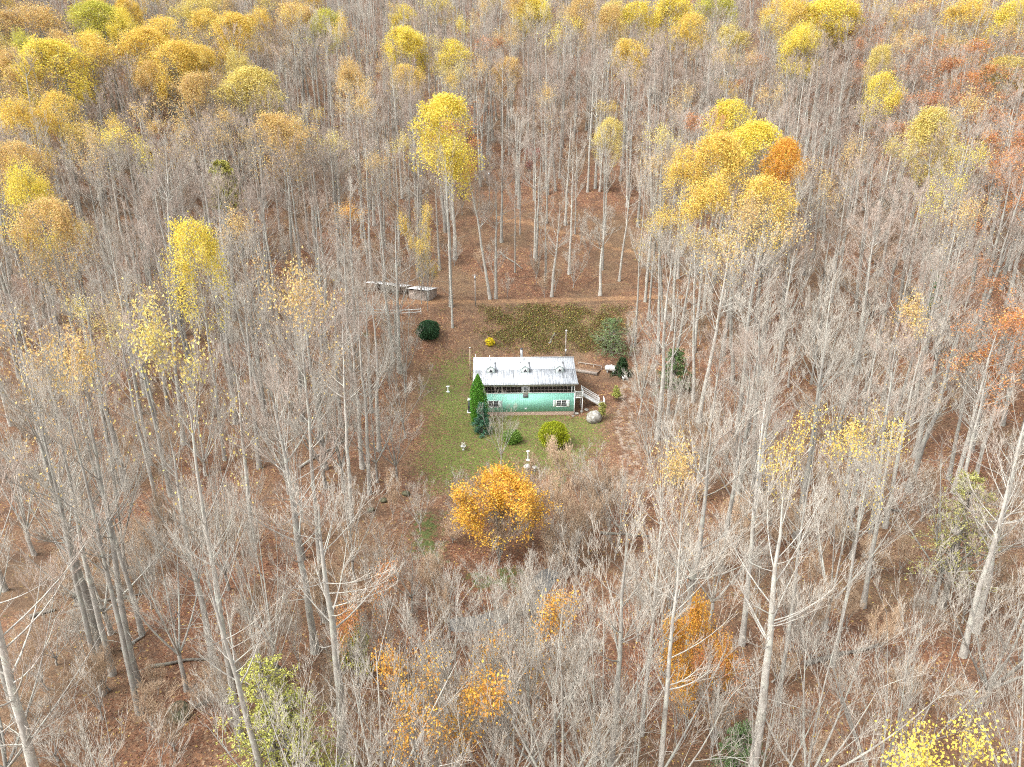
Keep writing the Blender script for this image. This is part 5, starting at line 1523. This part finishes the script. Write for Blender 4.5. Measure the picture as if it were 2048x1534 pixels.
# ------------------------------------------------------------------ sheds and fence on the road
def tin_mat():
    m, nt, b = newmat('old_tin')
    tc = node(nt, 'ShaderNodeTexCoord')
    c = rampn(nt, noise(nt, 1.6, 5, 0.7, tc.outputs['Object']), [(0.35, (0.66, 0.67, 0.67)), (0.6, (0.5, 0.5, 0.49)), (0.75, (0.33, 0.27, 0.22))])
    nt.links.new(c, b.inputs['Base Color']); b.inputs['Roughness'].default_value = 0.5
    return m
M['tin'] = tin_mat()
A = np.array(gp(857, 603)); B = np.array(gp(742, 586))
ang = math.atan2(A[1] - B[1], A[0] - B[0])
za = hz(*A)
shed = thing('plank_shed', 'small closed plank shed with a tin roof at the end of the woods road', 'shed', (A[0], A[1], za), ang)
bd = Geo(); bd.box(0, 4.4, 0, 0.04, 0, 0.22); bdm = bd.mesh('board', M['oldwood'])
for i in range(9): link('board', bdm, shed, (-4.4, 0.0 + 0.004 * (i % 2), -0.15 + i * 0.235))
bs = Geo(); bs.box(-0.04, 0, 0.05, 3.4, 0, 0.22); bsm = bs.mesh('board', M['oldwood'])
for i in range(9): link('board', bsm, shed, (-0.004 * (i % 2), 0, -0.15 + i * 0.235))
g = Geo(); g.box(-4.4, -0.05, 3.36, 3.4, -0.2, 1.9); g.box(-4.4, -4.36, 0.05, 3.35, -0.2, 2.0); link('rear_wall', g.mesh('rear_wall', M['oldwood']), shed)
g = Geo(); g.box(-0.16, 0.03, -0.06, 0.1, -0.4, 2.1); link('corner_post', g.mesh('corner_post', M['offwhite']), shed)
def tin_roof(parent, x0, x1, ya, zA, yb, zB, n):
    for i in range(n):
        w = (x1 - x0) / n
        g = Geo(); q = 0.012 * (i % 2)
        g.prism([(ya, zA + q), (yb, zB + q), (yb, zB + q + 0.03), (ya, zA + q + 0.03)], 'x', x0 + i * w, x0 + (i + 1) * w - 0.01)
        link('roof_sheet', g.mesh('roof_sheet', M['tin']), parent)
tin_roof(shed, -4.7, 0.3, -0.45, 2.25, 3.7, 1.95, 6)
lt = thing('open_shed', 'long low open lean-to with a sagging tin roof beside the plank shed', 'shed', (A[0] - math.cos(ang) * 5.4, A[1] - math.sin(ang) * 5.4, 0), ang + R(-2))
lz = hz(lt.location.x - 4, lt.location.y + 1.0)
lt.location.z = lz
for i in range(5):
    for yy, hh in ((0.1, 2.15), (2.6, 1.75)):
        g = Geo(); g.tubes(np.array([(-i * 2.2 - 0.2, yy, -1.0), (-i * 2.2 - 0.2, yy, hh)]), np.array((0.08, 0.07)), 7); link('post', g.mesh('post', M['greypole'], True), lt)
tin_roof(lt, -9.6, 0.1, -0.4, 2.28, 3.1, 1.9, 9)
g = Geo(); g.box(-9.4, 0, 2.66, 2.7, -0.5, 1.7); link('rear_wall', g.mesh('rear_wall', M['oldwood']), lt)
g = Geo(); g.box(-9.5, 0.05, 0.0, 0.1, 2.10, 2.24); link('beam', g.mesh('beam', M['oldwood']), lt)

fa, fb = np.array(gp(676, 634)), np.array(gp(842, 629))
fence = thing('rail_fence', 'two-rail pale wooden fence below the sheds', 'fence', (fa[0], fa[1], hz(*fa)))
nseg = 7
pts = [fa + (fb - fa) * i / nseg for i in range(nseg + 1)]
pz = [hz(*p) - hz(*fa) for p in pts]
for i, p in enumerate(pts):
    q = p - fa
    g = Geo(); g.box(q[0] - 0.06, q[0] + 0.06, q[1] - 0.06, q[1] + 0.06, pz[i] - 0.5, pz[i] + 1.25); link('post', g.mesh('post', M['offwhite']), fence)
    if i < nseg:
        q2 = pts[i + 1] - fa
        for h_ in (0.5, 1.05):
            g = Geo(); g.tubes(np.array([(q[0], q[1] - 0.09, pz[i] + h_), (q2[0], q2[1] - 0.09, pz[i + 1] + h_)]), np.array((0.07, 0.07)), 4); link('rail', g.mesh('rail', M['offwhite']), fence)

# ------------------------------------------------------------------ fallen logs
for i, (a, b_, lab) in enumerate([((150, 1213), (294, 1188), 'long mossy fallen trunk across the leaf litter, lower left'), ((243, 1302), (290, 1274), 'short pale fallen log beside the straight grey tree, lower left'),
                                  ((300, 1336), (437, 1320), 'fallen log lying level in the litter, bottom left'), ((598, 938), (697, 880), 'long bare fallen trunk at the left edge of the lawn'),
                                  ((330, 1448), (420, 1402), 'fallen log beside the mossy boulder, bottom left'), ((1740, 1018), (1800, 1024), 'dark fallen log in the right woods'),
                                  ((1200, 1068), (1300, 1075), 'fallen log in the thicket below the drive'), ((60, 1236), (110, 1222), 'dark fallen log near the left edge'), ((1000, 505), (1045, 540), 'fallen trunk on the slope above the house'),
                                  ((1098, 690), (1110, 668), 'broken stump log on the green bank'), ((1610, 1330), (1760, 1290), 'fallen branch log in the lower right woods')]):
    pa, pb = np.array(gp(*a)), np.array(gp(*b_))
    n = 7; ts = np.linspace(0, 1, n)
    P = np.array([(*(pa + (pb - pa) * t), 0) for t in ts]); rng = np.random.default_rng(700 + i)
    P[:, :2] += rng.normal(0, 0.06, (n, 2))
    P[:, 2] = height(P[:, 0], P[:, 1]) + 0.16
    rr = np.linspace(0.22, 0.1, n) * rng.uniform(0.8, 1.2)
    g = Geo(); g.tubes(P, rr, 7, cap=True)
    for k in range(3):
        j = rng.integers(2, n); d = unit(np.array((rng.normal(), rng.normal(), 0.7))); g.tubes(np.array([P[j], P[j] + d * rng.uniform(0.6, 1.6)]), np.array((0.05, 0.015)), 4)
    o = link('fallen_log', g.mesh('fallen_log', M['bark'] if i in (1, 3) else M['bark_dark'], True)); tag(o, lab, 'log', 'fallen logs')

# ------------------------------------------------------------------ ground cover
rng = np.random.default_rng(900)
bankp = [gp(*p) for p in [(960, 640), (985, 612), (1190, 608), (1262, 640), (1255, 700), (1150, 706), (985, 702), (950, 675)]]
bx = [p[0] for p in bankp]; by = [p[1] for p in bankp]
C = rng.uniform((min(bx), min(by)), (max(bx), max(by)), (3200, 2)); C = C[inpoly(C[:, 0] + rng.normal(0, 2.6, 3200), C[:, 1] + rng.normal(0, 1.5, 3200), bankp)]
f_ = sum(np.sin(C @ (np.array((math.cos(a_), math.sin(a_))) * w_) + p_) for a_, w_, p_ in zip(rng.uniform(0, 6.28, 9), rng.uniform(0.25, 1.5, 9), rng.uniform(0, 6.28, 9))) / 2.2 + rng.normal(0, 0.6, len(C)) - 0.05 * np.abs(C[:, 0] - 5)
C = C[f_ > -0.75]
P = []
for (cx, cy) in C:
    n = rng.integers(14, 50); s = rng.uniform(0.35, 1.1)
    q = rng.normal(0, 1, (n, 3)) * (s * 0.55, s * 0.55, s * 0.3); q[:, 0] += cx; q[:, 1] += cy
    keepq = (q[:, 1] > 13.6) & (np.abs(q[:, 1] - road_y(q[:, 0])) > 2.0)
    q = q[keepq]
    q[:, 2] = np.abs(q[:, 2]) + height(q[:, 0], q[:, 1]) + 0.05; P.append(q)
P = np.concatenate(P)
g = Geo(); g.leaves(P, rng.uniform(0.09, 0.23, len(P)), rng, 0.8)
tag(link('undergrowth', g.mesh('undergrowth', M['cover'])), 'tangled green and rusty undergrowth on the bank behind the house', 'undergrowth', None, 'stuff')
# fallen leaves over lawn, drive and near woods
N = 90000
Y = -70 + 118 * rng.uniform(0, 1, N); X = rng.uniform(-1, 1, N) * (0.74 * (Y + 105) + 4)
ok = ~((np.abs(X) < 8.2) & (Y > -0.2) & (Y < 13.4)) & (creek_dist(X, Y) > 1.6)
u, v, _ = to_px(np.column_stack([X, Y, height(X, Y)]))
onlawn = inpoly(X, Y, lawn)
ok &= ~(onlawn & (rng.uniform(size=N) < 0.6))
X, Y = X[ok], Y[ok]
P = np.column_stack([X, Y, height(X, Y) + 0.04])
g = Geo(); g.leaves(P, rng.uniform(0.10, 0.22, len(P)), rng, 2.2, 0.75)
tag(link('fallen_leaves', g.mesh('fallen_leaves', M['litter'])), 'rust brown fallen leaves strewn over lawn and woodland floor', 'leaves', None, 'stuff')
# lawn grass
lx = [p[0] for p in lawn]; ly = [p[1] for p in lawn]
C = rng.uniform((min(lx) - 2, min(ly) - 2), (max(lx) + 2, max(ly) + 2), (26000, 2)); C = C[inpoly(C[:, 0], C[:, 1], lawn)]
C = C[~((np.abs(C[:, 0]) < 8.1) & (C[:, 1] > -0.1))]
z_ = height(C[:, 0], C[:, 1]); A_ = np.column_stack([C, z_ - 0.02])
B_ = A_ + np.column_stack([rng.normal(0, 0.05, (len(C), 2)), rng.uniform(0.06, 0.16, len(C))])
g = Geo(); g.cones(A_, B_, rng.uniform(0.02, 0.05, len(C)))
M['grass'] = leafmat('grass_blade', 0.02, 0.1, [(0.0, (0.085, 0.11, 0.022)), (0.4, (0.14, 0.15, 0.035)), (0.75, (0.24, 0.20, 0.07))])
tag(link('grass', g.mesh('grass', M['grass'])), 'short green and straw coloured lawn grass', 'grass', None, 'stuff')
number_alike()
